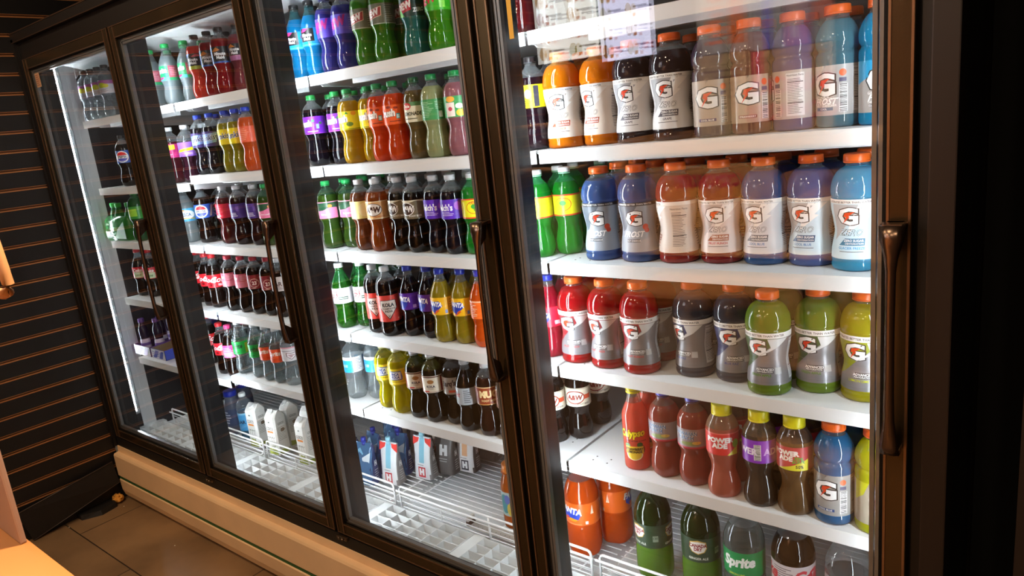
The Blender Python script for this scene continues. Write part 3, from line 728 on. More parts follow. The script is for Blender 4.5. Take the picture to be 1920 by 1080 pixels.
prod('power_violet', *SD, 'power', 'ece024', ('5a4a3c', .6, '8a7662'), 'grey-brown sports drink with a violet label', '8a34c0', both(lambda u: barcode(u - .008, u + .006, .12, .82) + [T('ADE', u + .030, .5, .3, 'c8a0e8', .04), T('POWER', u - .034, .5, .3, 'f0e4fa', .04)], .11), head=('a8927a', .3, 'd4c4b0'), fill=.76)
prod('hawaiian', *JB, 'hawaiian', '6a6ae0', ('b45646', .72, 'b8584a'), 'red fruit punch with a violet-blue cap', '9a8a8c', both(lambda u: [T('HAWAIIAN\nPUNCH', u - .010, .66, .44, 'dfe6ee', .07, 0, .85), T('HAWAIIAN\nPUNCH', u - .010, .66, .42, '4a6c9a', .03, 0, .88), R(u - .06, u + .05, .0, .08, 'c43048'), El(u + .0, .26, .022, .1, '8a9a5a'), El(u + .014, .30, .010, .08, 'd8b45a')], .112), head=('b48c7c', .45, 'd0b0a0'), fill=.84)
prod('calypso', *JB, 'glass', 'ecd81c', ('ea6650', .92, 'f07a64'), 'coral lemonade in glass with a yellow cap', None, [], head=('d8cfc4', .25, 'f0e8e0'), fill=.80)
# two litre bottles and others in the well
prod('two_orange', 'large_soda_bottle', 'soda bottle', 'two_litre', 'ee7a1c', ('e85a14', .9, 'f06c20'), 'large orange soda bottle with an orange label', 'f26a1c', both(lambda u: [P([(u - .044, .38), (u - .030, .22), (u + .012, .28), (u + .020, .52), (u + .006, .74), (u - .044, .74)], '2c4ccc'), T('FANTA', u - .014, .66, .30, 'f8f4f0', .05, .12, .9, -.08), El(u - .01, .24, .018, .07, 'f8a020'), El(u - .024, .30, .008, .06, 'e03a3a'), R(u + .030, u + .038, .06, .20, 'e8ecf6'), R(u - .02, u + .02, .04, .055, 'f8c8a0'), P([(u + .046, .5), (u + .052, .9), (u + .056, .5)], 'f8e0cc')], .152), fill=.84, hf=1.31)
GREEN_DRY = lambda u: [P([(u - .020, .86), (u, .94), (u + .020, .86), (u + .022, .62), (u + .016, .44), (u, .34), (u - .016, .44), (u - .022, .62)], 'c8a24a'), P([(u - .018, .83), (u, .88), (u + .018, .83), (u + .020, .62), (u + .014, .46), (u, .38), (u - .014, .46), (u - .020, .62)], 'f0ece6'), T('CANADA\nDRY', u, .64, .30, '8c1c2c', .05, 0, .85), T('GINGER ALE', u, .16, .1, 'e4e6de', .02)]
prod('two_ginger', 'large_soda_bottle', 'soda bottle', 'two_litre', '2a5a30', ('6c9a34', .72, 'a0c464'), 'large green ginger ale bottle with a dark label', '26402a', both(GREEN_DRY, .1) + [R(.043, .057, .3, .56, '8a9a88'), T('130', .05, .46, .1, '26402a', .02)], head=('1c3c14', .62, '3c5c24'), fill=.60, hf=1.31, yaw=0.45)
prod('two_sprite', 'large_soda_bottle', 'soda bottle', 'two_litre', '1f9e50', ('8e9490', .36, 'c8d0cc'), 'large clear soda bottle with a green script label', '1c8c4c', both(lambda u: [T('Sprite', u, .56, .56, 'f4f6f4', .05, .2, .9, .04), T('LEMON-LIME', u - .006, .1, .08, 'd8d84a', .02)], .152), fill=.84, hf=1.31)
prod('two_cola', 'large_soda_bottle', 'soda bottle', 'two_litre', 'a8a8aa', ('1c120c', .93, '2a1c14'), 'large dark diet cola bottle with a silver label', 'cfc4c6', both(lambda u: lines(u - .04, u + .01, .3, .9, 7, '6a5a60', .35) + [T('Coke', u + .05, .6, .5, 'c83040', .04, .3, .9), T('Coke', u - .07, .6, .5, 'c83040', .04, .3, .9)], .152), fill=.84, hf=1.31)
prod('two_plain', 'large_soda_bottle', 'soda bottle', 'two_litre', '8a8a8c', ('3a2a22', .7, '5a463a'), 'large smoky brown soda bottle', 'b0a6a4', both(lambda u: lines(u - .04, u + .02, .3, .9, 5, '6a5a60', .35), .152), fill=.60, hf=1.31)
prod('jug_orange', JB[0], JB[1], 'wide', 'd87a2c', ('c8641c', .92, 'd8742c'), 'orange juice bottle with a teal swirl label', 'a8b8b4', [El(-.01, .5, .02, .4, '3a8a94'), El(.012, .3, .014, .3, 'c8b04a'), El(.0, .7, .01, .2, '5a6ab0')], fill=.9)
prod('blue_jug', WB[0], WB[1], 'wide', '1c2c9a', ('8a8ea0', .5, 'b8bcc8'), 'squat water bottle with a big navy cap', '3a4464', both(lambda u: lines(u - .03, u + .03, .1, .9, 5, 'c8ccd8', .4), .12), fill=.9, hf=.95)
prod('sky_bottle', WB[0], WB[1], 'kola', 'f0f2f2', ('5a8ca8', .5, 'a8c8d8'), 'clear bottle with a white cap and sky blue label', '4a9ad0', both(lambda u: [T('ELAR', u, .5, .2, '1c3a5a', .05), R(u - .05, u + .05, .9, 1, '8ac8ea')]), fill=.6, hf=1.0)

PROTO = {}


def build_bottle(key):
    d = PR[key]
    prof0, (l0, l1), capr, caph = SH[d['shape']]
    hh = H * d['hf']
    hr = 1.0
    prof = [(z * hh, r) for z, r in densify(prof0, 3)]
    root = empty(d['name'])
    liq = drink_mat(*d['drink'])
    hd = drink_mat(*d['head'], clear=True)
    bm = bmesh.new()
    fill = d['fill'] * hh
    sph = d['shape']

    def mod(a, r, z):
        t = z / hh
        if sph in ('soda', 'coke', 'hawaiian', 'two_litre') and t < .10:
            k = (1 - t / .10)
            r *= 1 - .10 * k * (0.5 - 0.5 * math.cos(5 * a))
            if t < .004:
                z += 0.0
        if sph == 'power' and .16 < t < .42:
            r *= 1 - .05 * math.sin((t - .16) / .26 * PI) * (0.5 - 0.5 * math.cos(6 * a))
        return r, z
    # split ring exactly at the drink level
    pr2 = []
    for a, b in zip(prof, prof[1:]):
        pr2.append(a)
        if a[0] < fill < b[0]:
            t = (fill - a[0]) / (b[0] - a[0])
            pr2.append((fill, a[1] + (b[1] - a[1]) * t))
    pr2.append(prof[-1])
    top = prof[-1]
    neck_r = top[1]
    ztop = hh * (1 - caph)
    lip = [(ztop + .0015, neck_r), (ztop + .002, neck_r * 1.18), (ztop + .004, neck_r * 1.18), (ztop + .0045, neck_r), (hh * .97, neck_r)] if top[0] < ztop + .001 else [(hh * .97, neck_r)]
    if top[0] >= ztop:
        lip = [(hh * .97, neck_r)]
    lathe(bm, pr2 + lip, 30, mi=lambda z: 0 if z < fill else 1, mod=mod)
    body = finish('bottle_body', bm, [liq, hd], root)
    # cap with knurled skirt
    bm = bmesh.new()
    cr = capr
    z0 = ztop + .0045 if top[0] < ztop else max(ztop, top[0] - .002)
    if d['shape'] in ('glass',):
        z0 = hh * .925
    cp = [(z0 - .0035, cr * 1.01), (z0 - .001, cr * 1.02), (z0 - .0008, cr * .97), (z0, cr), (hh - .0022, cr * .985), (hh - .0006, cr * .93), (hh, cr * .82)]

    def kn(a, r, z):
        if z0 <= z <= hh - .002:
            r *= 1 + .012 * math.cos(30 * a)
        return r, z
    lathe(bm, cp, 60, mod=kn)
    cap = finish('cap', bm, mat('cap_plastic', d['cap'], 0.32), root)
    # label
    if d['lab'] or key == 'calypso':
        zb, zt = l0 * hh, l1 * hh
        pts = [(zb, None)] + [q for q in prof if zb < q[0] < zt] + [(zt, None)]

        def rad(z):
            for a, b in zip(prof, prof[1:]):
                if a[0] <= z <= b[0]:
                    return a[1] + (b[1] - a[1]) * (z - a[0]) / max(1e-9, b[0] - a[0])
            return prof[-1][1]
        rref = sum(rad(q[0]) for q in pts) / len(pts)
        cuts = [q[0] - zb for q in pts[1:-1]]

        def place(u, v, lay):
            a = u / rref
            r = rad(zb + v) + .00035 + .00007 * lay
            return (r * math.sin(a), -r * math.cos(a), zb + v)
        if d['lab']:
            prims = [R(-PI * rref * .9999, PI * rref * .9999, 0, 1, d['lab'])] + d['prints']
        else:
            prims = [T('Calypso', -.002, .69, .25, '2a2410', .09, .2, .80, .06), T('Calypso', -.002, .69, .235, 'f4dc1c', .045, .2, .82, .06),
                     T('TASTE OF THE ISLANDS', .006, .53, .035, '4a1c14', .02), El(-.014, .42, .007, .05, '4a7a2a'), El(.016, .44, .007, .06, '3a5a22'), El(-.020, .32, .006, .08, 'b8382a'), El(.022, .32, .006, .1, '7a2a1c'),
                     El(.002, .2, .020, .14, 'f4ecc0', 26), El(.002, .2, .017, .12, 'ecc83a', 26), R(-.020, .024, .22, .40, 'e8c02c'), T('STRAWBERRY\nLEMONADE', .002, .30, .13, '3a2c10', .05, 0, .85)]
        bm, ms = decal_mesh(prims, place, zt - zb, cuts, lay0=0)
        me = bpy.data.meshes.new('label')
        bm.to_mesh(me)
        bm.free()
        for m in ms:
            me.materials.append(m)
        lo = bpy.data.objects.new('label', me)
        COL.objects.link(lo)
        lo.parent = root
    return root


def copy_tree(o, parent=None):
    c = o.copy()
    COL.objects.link(c)
    c.parent = parent
    for ch in o.children:
        copy_tree(ch, c)
    return c


def get_item(key):
    if key not in PROTO:
        PROTO[key] = build_bottle(key)
        return PROTO[key]
    return copy_tree(PROTO[key])


# ------------------------------------------------------------------ the shop shell
W = 0.78
ZT, ZB = 1.982, 0.380
XR = 3.117
LEV = {1: 1.7328, 2: 1.4774, 3: 1.2223, 4: 0.9673, 5: 0.716}
DECK = 0.335


def structure(name, bm, m, **k):
    o = finish(name, bm, m, **k)
    o['kind'] = 'structure'
    return o


FZ = .078      # floor level
# floor: large stone-look tiles
m, nt, out = new_mat('brown_stone_tiles')
L = nt.links
tc = nt.nodes.new('ShaderNodeTexCoord')
mp = nt.nodes.new('ShaderNodeMapping')
mp.inputs['Location'].default_value = (-0.5985, 0.2695, 0)
bk = nt.nodes.new('ShaderNodeTexBrick')
bk.offset = 0.5
bk.inputs['Scale'].default_value = 1.0
bk.inputs['Brick Width'].default_value = 0.94
bk.inputs['Row Height'].default_value = 0.47
bk.inputs['Mortar Size'].default_value = 0.0025
bk.inputs['Mortar Smooth'].default_value = 0.2
bk.inputs['Color1'].default_value = (*lin('967450'), 1)
bk.inputs['Color2'].default_value = (*lin('826444'), 1)
bk.inputs['Mortar'].default_value = (*lin('2c211a'), 1)
n1 = nt.nodes.new('ShaderNodeTexNoise')
n1.inputs['Scale'].default_value = 3.5
n1.inputs['Detail'].default_value = 6
mr = nt.nodes.new('ShaderNodeMapRange')
mr.inputs['From Min'].default_value = .3
mr.inputs['From Max'].default_value = .7
mr.inputs['To Min'].default_value = .42
mr.inputs['To Max'].default_value = 1.1
ml = nt.nodes.new('ShaderNodeMix')
ml.data_type = 'RGBA'
ml.blend_type = 'MULTIPLY'
ml.inputs[0].default_value = 1
b = principled(nt, '7a654f', .45)
L.new(tc.outputs['Object'], mp.inputs[0])
L.new(mp.outputs[0], bk.inputs['Vector'])
L.new(tc.outputs['Object'], n1.inputs['Vector'])
L.new(n1.outputs['Fac'], mr.inputs['Value'])
L.new(bk.outputs['Color'], ml.inputs[6])
L.new(mr.outputs[0], ml.inputs[7])
L.new(ml.outputs[2], b.inputs['Base Color'])
L.new(b.outputs[0], out.inputs[0])
FLOORM = m
bm = bmesh.new()
box(bm, -0.2, 5.4, -3.6, 1.2, 0, FZ)
structure('floor', bm, FLOORM)
bm = bmesh.new()
box(bm, -0.2, 5.4, -3.6, 1.2, 2.8, 2.86)
structure('ceiling', bm, mat('dark_ceiling_paint', '2c231b', .8, noise=.1))
bm = bmesh.new()
box(bm, -0.2, 5.4, 1.1, 1.2, 0, 2.8)
structure('wall_rear', bm, mat('dark_wall_paint', '1b1512', .7, noise=.1))
bm = bmesh.new()
box(bm, -0.2, 5.4, -3.6, -3.5, 0, 2.8)
structure('wall_aisle', bm, mat('brown_wall_paint', '6a4a30', .7, noise=.15, nscale=3))
bm = bmesh.new()
box(bm, 5.3, 5.4, -3.5, 1.1, 0, 2.8)
structure('wall_right', bm, mat('brown_wall_paint', '5a4030', .7, noise=.15, nscale=3))

# slatwall on the left: black laminate boards with bronze grooves
bm = bmesh.new()
GR = [2.153 - .0737 * k for k in range(-8, 29)]
XW = -0.032
prev = 2.8
for g in sorted(GR, reverse=True):
    if g > 2.78 or g < 0.1:
        continue
    box(bm, XW - .03, XW, -3.5, 1.1 if g > 2.06 else -.004, g + .0055, prev, 0)
    prev = g - .0055
box(bm, XW - .03, XW, -3.5, -.004, 0, prev, 0)
box(bm, XW - .05, XW - .031, -3.5, -.004, 0, 2.8, 0)
box(bm, XW - .05, XW - .031, -.004, 1.1, 2.065, 2.8, 0)
for g in GR:
    if g > 2.78 or g < 0.1:
        continue
    # folded metal insert: back, bright lower lip, upper lip
    box(bm, XW - .030, XW - .004, -3.5, 1.1 if g > 2.06 else -.004, g - .0055, g - .0015, 1)
    box(bm, XW - .012, XW + .0012, -3.5, 1.1 if g > 2.06 else -.004, g - .0065, g - .0025, 2)
    box(bm, XW - .030, XW - .009, -3.5, 1.1 if g > 2.06 else -.004, g - .0015, g + .0055, 1)
    box(bm, XW - .010, XW + .0008, -3.5, 1.1 if g > 2.06 else -.004, g + .0045, g + .0062, 2)
structure('wall_left', bm, [mat('black_slatwall_laminate', '0f0c0b', .5, noise=.25, nscale=4), mat('brown_groove_metal', '7e5330', .5, .15), mat('copper_groove_lip', 'b4794a', .4, .3)])

# ------------------------------------------------------------------ the cooler (one thing with its parts)
cool = empty('beverage_cooler', (0, 0, 0))
tag(cool, 'long bronze-framed four-door beverage cooler with a cream bumper', 'beverage cooler')
bm = bmesh.new()
box(bm, -.05, XR + .05, .03, .12, 1.99, 2.09, 0, .006)     # header
box(bm, -.045, XR + .05, .004, .034, 1.984, 2.05, 0)
box(bm, -.045, XR + .05, -.012, .03, 2.045, 2.084, 0, .004)
box(bm, -.16, XR + .05, .12, .80, 2.06, 2.09, 0)
box(bm, -.045, -.006, .0, .10, .33, 2.06, 0)
box(bm, -.045, -.012, -.012, .0, .33, 2.06, 0)
box(bm, -.16, -.14, .10, .80, FZ, 2.06, 0)
box(bm, -.16, -.045, .09, .10, FZ, 2.06, 0)
box(bm, -.03, XR + .05, .036, .8, FZ, .26, 0)
box(bm, -.005, XR + .05, .012, .03, .3, 2.0, 1) if False else None
finish('cabinet', bm, [BLACK_METAL, BLACK_FRAME], cool)
# header trim lines
bm = bmesh.new()
box(bm, -.028, XR + .05, -.0135, -.011, 2.046, 2.049, 0)
box(bm, -.028, XR + .05, -.0135, -.011, 2.079, 2.083, 0)
finish('header_trim', bm, mat('brown_header_trim', '4a3628', .4, .5), cool)
# mullions and sill frame behind the doors
for i in range(0, 5):
    gx = W * i if i < 4 else XR + .004
    bm = bmesh.new()
    a, c = (gx - .028, gx + .03) if 0 < i < 4 else ((-.04, -.004) if i == 0 else (XR - .03, XR + .03))
    box(bm, a, c, .034, .105, .36, 2.0, 0, .004)
    if 0 < i < 4:
        box(bm, gx - .010, gx + .010, .012, .034, .36, 2.0, 0)
    finish('mullion', bm, BLACK_FRAME, cool)
bm = bmesh.new()
box(bm, 0, XR, .037, .105, .264, .362, 0, .004)
box(bm, 0, XR, .034, .06, .36, .372, 0)
box(bm, 0, XR, .034, .048, .372, .380, 0)
finish('door_sill', bm, mat('dark_sill', '2c2a29', .35), cool)
# black strip below the doors with hinge hardware
bm = bmesh.new()
box(bm, -.02, XR + .05, .0, .035, .30, .374, 0)
finish('hinge_rail', bm, mat('black_gloss_rail', '050404', .55), cool)
# interior
bm = bmesh.new()
box(bm, -.138, XR + .04, .106, .79, .262, .306, 0)
finish('case_floor', bm, mat('pale_case_floor', 'eef1f3', .35), cool)
bm = bmesh.new()
box(bm, -.138, XR + .04, .76, .79, .306, 2.03, 0)
finish('back_liner', bm, BACKLINER, cool)
bm = bmesh.new()
box(bm, -.128, -.124, .171, .231, .30, 2.03, 0)
pv = [(.231, 1.92), (.231, 2.03), (.34, 2.03)]
a = [bm.verts.new((-.128, y, z)) for y, z in pv]; c = [bm.verts.new((-.120, y, z)) for y, z in pv]
bm.faces.new(a); bm.faces.new(c[::-1])
for k in range(3):
    bm.faces.new((a[k], a[(k + 1) % 3], c[(k + 1) % 3], c[k]))
finish('side_flange', bm, WHITE_METAL, cool)
bm = bmesh.new()
box(bm, -.138, -.129, .105, .76, .30, 2.03, 0)
finish('side_liner', bm, LINER, cool)
bm = bmesh.new()
box(bm, XR + .035, XR + .045, .105, .76, .30, 2.03, 0)
finish('side_liner', bm, LINER, cool)
bm = bmesh.new()
box(bm, -.138, XR + .04, .12, .79, 2.03, 2.055, 0)
pv = [(.114, 2.03), (.116, 1.992), (.30, 1.946), (.34, 2.03)]
a = [bm.verts.new((-.119, y, z)) for y, z in pv]; c = [bm.verts.new((XR + .034, y, z)) for y, z in pv]
bm.faces.new(a); bm.faces.new(c[::-1])
for k in range(4):
    bm.faces.new((a[k], a[(k + 1) % 4], c[(k + 1) % 4], c[k]))
finish('air_duct', bm, mat('white_duct', 'eceff1', .35), cool)
# fluorescent socket ring in the corner
bm = bmesh.new()
tube(bm, [(-.120, .262, 1.975), (-.095, .262, 1.975)], .011, 14)
finish('lamp_socket', bm, WHITE_METAL, cool)
# LED strips on the rear of each mullion
for i in range(0, 5):
    gx = W * i
    if i == 0:
        bm = bmesh.new()
        box(bm, -.1205, -.1185, .1505, .1535, .415, 1.97, 0)
        finish('led_strip', bm, LED_DOTS, cool)
        bm = bmesh.new()
        box(bm, -.128, -.1205, .142, .169, .40, 1.985, 0)
        finish('led_channel', bm, SPACER, cool)
    elif i < 4:
        for s in (-1, 1):
            bm = bmesh.new()
            box(bm, gx + s * .012 - .0028, gx + s * .012 + .0028, .1052, .109, .37, 1.94, 0)
            finish('led_strip', bm, LED, cool)
    else:
        bm = bmesh.new()
        box(bm, XR - .016, XR - .010, .1052, .109, .37, 1.94, 0)
        finish('led_strip', bm, LED, cool)
# bumper: cream moulded panel with a green stripe
prof = [(.02, .333), (-.004, .333), (-.006, .306), (-.024, .303), (-.028, .296), (-.028, .20), (-.0245, .195), (-.0245, .182), (-.028, .178), (-.026, .13), (-.018, .10), (-.004, .086), (.02, .083)]
bm = bmesh.new()
rows = []
for x in (-.006, XR + .05):
    rows.append([bm.verts.new((x, y, z)) for y, z in prof])
for k in range(len(prof) - 1):
    f = bm.faces.new((rows[0][k], rows[0][k + 1], rows[1][k + 1], rows[1][k]))
    f.material_index = 1 if 6 <= k <= 6 else 0
for r_ in rows:
    bm.faces.new(r_)
finish('bumper', bm, [mat('cream_bumper_plastic', 'ecc596', .42, noise=.05, nscale=8), mat('green_bumper_stripe', '1f5a2a', .4)], cool)
bm = bmesh.new()
box(bm, 0, XR + .05, .03, .035, FZ, .09)
finish('toe_kick', bm, BLACK_METAL, cool)


def build_door(i):
    gx0 = W * i + (.006 if i else .004)
    gx1 = W * (i + 1) - .008 if i < 3 else XR
    d = empty('door')
    d.parent = cool
    sw = .034
    # frame: four profiled bars
    bm = bmesh.new()
    for a, c in ((gx0, gx0 + sw), (gx1 - sw, gx1)):
        box(bm, a, c, 0, .032, ZB, ZT, 0, .002)
        box(bm, a + .001, a + .0045, -.0018, .002, ZB, ZT, 1)
        box(bm, c - .0045, c - .001, -.0018, .002, ZB, ZT, 1)
    for a, c in ((ZB, ZB + .036), (ZT - .040, ZT)):
        box(bm, gx0 + .004, gx1 - .004, .0005, .032, a, c, 0, .002)
        box(bm, gx0 + sw, gx1 - sw, -.0012, .002, (c - .004 if a == ZB else a + .001), (c - .001 if a == ZB else a + .004), 1)
        box(bm, gx0 + .002, gx1 - .002, -.0014, .002, (a + .0005 if a == ZB else c - .003), (a + .003 if a == ZB else c - .0005), 1)
    finish('door_frame', bm, [BRONZE, BRONZE_EDGE], d)
    x0, x1, z0, z1 = gx0 + sw, gx1 - sw, ZB + .036, ZT - .040
    bm = bmesh.new()
    for (a, c, e, g) in ((x0, x0 + .006, z0, z1), (x1 - .006, x1, z0, z1), (x0, x1, z0, z0 + .006), (x0, x1, z1 - .006, z1)):
        box(bm, a, c, .006, .03, e, g)
    finish('gasket', bm, GASKET, d)
    bm = bmesh.new()
    q = .006
    for k, t in ((q, .0065), (q + .009, .0065)):
        for (a, c, e, g) in ((x0 + k, x0 + k + t, z0 + k, z1 - k), (x1 - k - t, x1 - k, z0 + k, z1 - k), (x0 + k, x1 - k, z0 + k, z0 + k + t), (x0 + k, x1 - k, z1 - k - t, z1 - k)):
            box(bm, a, c, .0105, .0215, e, g)
    finish('glass_spacer', bm, SPACER, d)
    bm = bmesh.new()
    box(bm, x0 + .001, x1 - .001, .006, .0265, z0 + .001, z1 - .001)
    finish('glass_pane', bm, GLASS, d)
    # handle: flared ends and a slim concave grip
    h = empty('handle') if False else None
    bm = bmesh.new()
    cx = gx1 - sw * .55
    prof_h = [(1.352, .017, -.010), (1.350, .0175, -.034), (1.330, .016, -.036), (1.305, .0095, -.037), (1.285, .0072, -.038), (1.20, .0066, -.040), (1.10, .0072, -.040), (1.055, .008, -.039), (1.035, .0105, -.038), (1.012, .0135, -.036), (.998, .0138, -.033), (.996, .013, -.010)]
    rings = []
    for z, hw, y in prof_h:
        rings.append([bm.verts.new((cx - hw, y, z)), bm.verts.new((cx - hw * .45, y - .0045, z)), bm.verts.new((cx + hw * .45, y - .0045, z)), bm.verts.new((cx + hw, y, z)), bm.verts.new((cx + hw * .6, y + .006, z)), bm.verts.new((cx - hw * .6, y + .006, z))])
    for a, c in zip(rings, rings[1:]):
        for k in range(6):
            f = bm.faces.new((a[k], a[(k + 1) % 6], c[(k + 1) % 6], c[k]))
            f.smooth = True
    bm.faces.new(rings[0]); bm.faces.new(rings[-1][::-1])
    for (za, zb_) in ((1.352, 1.344), (1.004, .996)):
        box(bm, cx - .013, cx + .013, -.034, .001, min(za, zb_), max(za, zb_), 0, .002)
    # webs behind the flared ends
    for sgn, zz in ((1, 1.344), (-1, 1.004)):
        a = bm.verts.new((cx, -.034, zz)); c = bm.verts.new((cx, .0, zz)); e = bm.verts.new((cx, -.006, zz - sgn * .03)); g = bm.verts.new((cx, -.033, zz - sgn * .05))
        bm.faces.new((a, c, e, g))
    finish('handle', bm, BRONZE_EDGE if False else mat('worn_bronze_handle', '6e5a4c', .24, .9), d)
    # hinge block under the door
    if i:
        bm = bmesh.new()
        box(bm, gx0 + .004, gx0 + .05, -.012, .004, ZB - .014, ZB - .004, 0, .002)
        tube(bm, [(gx0 + .018, -.013, ZB - .009), (gx0 + .018, -.017, ZB - .009)], .0042, 10)
        tube(bm, [(gx0 + .034, -.013, ZB - .009), (gx0 + .034, -.017, ZB - .009)], .0042, 10)
        finish('hinge', bm, mat('steel_hinge', '8a7c6a', .3, 1.0), d)
    return d


doors = [build_door(i) for i in range(4)]


def flat_place(x, y, z, du=(1, 0, 0), dv=(0, 0, 1), nrm=(0, -1, 0)):
    X, U, V, N = Vector((x, y, z)), Vector(du), Vector(dv), Vector(nrm)
    return lambda u, v, lay: X + U * u + V * v + N * (.0003 * (lay + 1))


# stickers on the glass
bm, ms = decal_mesh([R(-.022, .022, 0, 1, 'd8b48a'), R(-.020, .020, .03, .97, 'c99a78')] + lines(-.018, .018, .08, .92, 6, '8a4a34', .35), flat_place(.098, .0055, 1.868, ), .052, [], step=1)
st = finish('warning_sticker', bm, ms)
tag(st, 'small tan warning sticker in the top corner of leftmost glass door', 'sticker')
bm, ms = decal_mesh([R(-.0055, .0055, 0, 1, 'e0b012')] + [T('CAUTION  DOOR', 0, .5, .03, '5a4208', .01, 0, 1, PI / 2)], flat_place(2.4285, .0055, 1.702), .22, [], step=1)
st = finish('caution_sticker', bm, ms)
tag(st, 'narrow yellow vertical sticker at the upper left of the rightmost door', 'sticker')

# right end: bronze-black posts and the dark bay next to the cooler
bm = bmesh.new()
box(bm, XR + .006, XR + .022, .012, .06, .3, 2.05, 0)
box(bm, XR + .020, XR + .054, -.004, .06, .0, 2.3, 1, .002)
structure('trim_1', bm, [BLACK_METAL, mat('dark_brown_post', '1d1411', .45)])
bm = bmesh.new()
box(bm, XR + .054, XR + .22, .35, .38, 0, 2.8)
structure('wall_bay', bm, mat('matt_black_panel', '050505', .9))
bm = bmesh.new()
box(bm, XR + .142, XR + .26, -.002, .3, 0, 2.8)
structure('trim_2', bm, mat('dark_brown_post', '1b120f', .5))

# ------------------------------------------------------------------ shelves
ORD = ['', 'first', 'second', 'third', 'fourth', 'fifth', 'sixth', 'seventh', 'eighth', 'ninth', 'tenth', 'eleventh', 'twelfth']
DOORN = {1: 'leftmost door', 2: 'second door', 3: 'third door', 4: 'rightmost door'}
LEVN = {1: 'top shelf', 2: 'second shelf', 3: 'third shelf', 4: 'fourth shelf', 5: 'fifth shelf'}


def shelf_z(sec, lv):
    return LEV[lv] - (.0254 if (sec == 1 and lv in (2, 5)) else 0)


def make_shelf():
    t = empty('steel_shelf')
    wd = W - .008
    bm = bmesh.new()
    box(bm, 0, wd, .001, .50, -.004, 0)
    box(bm, .002, .006, .02, .5, -.026, -.004)
    box(bm, wd - .006, wd - .002, .02, .5, -.026, -.004)
    for hx in (.05, .09, .31, .53, .73):
        for hy in (.035, .055):
            tube(bm, [(hx, hy + .3 * (hx > .3) * .2, .0001), (hx, hy + .3 * (hx > .3) * .2, .0004)], .0022, 8, 1)
    finish('shelf_panel', bm, [WHITE_METAL, mat('dark_hole', '2a2a2a', .8)], t)
    bm = bmesh.new()
    box(bm, 0, wd, 0, .003, -.029, 0, 0, .0012)
    finish('front_lip', bm, WHITE_METAL, t)
    bm = bmesh.new()
    box(bm, .12, wd - .10, .055, .075, -.036, -.004)
    finish('stiffener', bm, WHITE_METAL, t)
    for x in (.010, wd - .014):
        bm = bmesh.new()
        vs = [(0.02, -.004), (.5, -.004), (.5, -.05), (.42, -.045), (.06, -.030)]
        a = [bm.verts.new((x, y, z)) for y, z in vs]
        c = [bm.verts.new((x + .004, y, z)) for y, z in vs]
        bm.faces.new(a[::-1]); bm.faces.new(c)
        for k in range(5):
            bm.faces.new((a[k], a[(k + 1) % 5], c[(k + 1) % 5], c[k]))
        finish('bracket', bm, WHITE_METAL, t)
    return t


sproto = None
for sec in (1, 2, 3, 4):
    for lv in (1, 2, 3, 4, 5):
        s = make_shelf() if sproto is None else copy_tree(sproto)
        sproto = sproto or s
        s.location = ((sec - 1) * W + (.002 if sec > 1 else -.006), .171, shelf_z(sec, lv))
        if sec == 1 and lv in (2, 5):       # these two hang one notch lower and have no stiffener
            for ch in list(s.children):
                if ch.name.startswith('stiffener'):
                    bpy.data.objects.remove(ch)
        where = {1: 'topmost', 2: 'second', 3: 'middle', 4: 'fourth', 5: 'lowest'}[lv]
        tag(s, f'{where} white steel shelf from the top behind the {DOORN[sec]}', 'shelf', 'white steel shelves in the cooler')

# price tag on the lowest left shelf lip
bm = bmesh.new()
box(bm, .725, .765, .1690, .1708, .6906 - .025, .6906 - .006)
tg = finish('price_tag', bm, mat('paper_tag', 'e6dfcc', .6))
tag(tg, 'small paper price tag on the lowest left shelf edge', 'price tag')

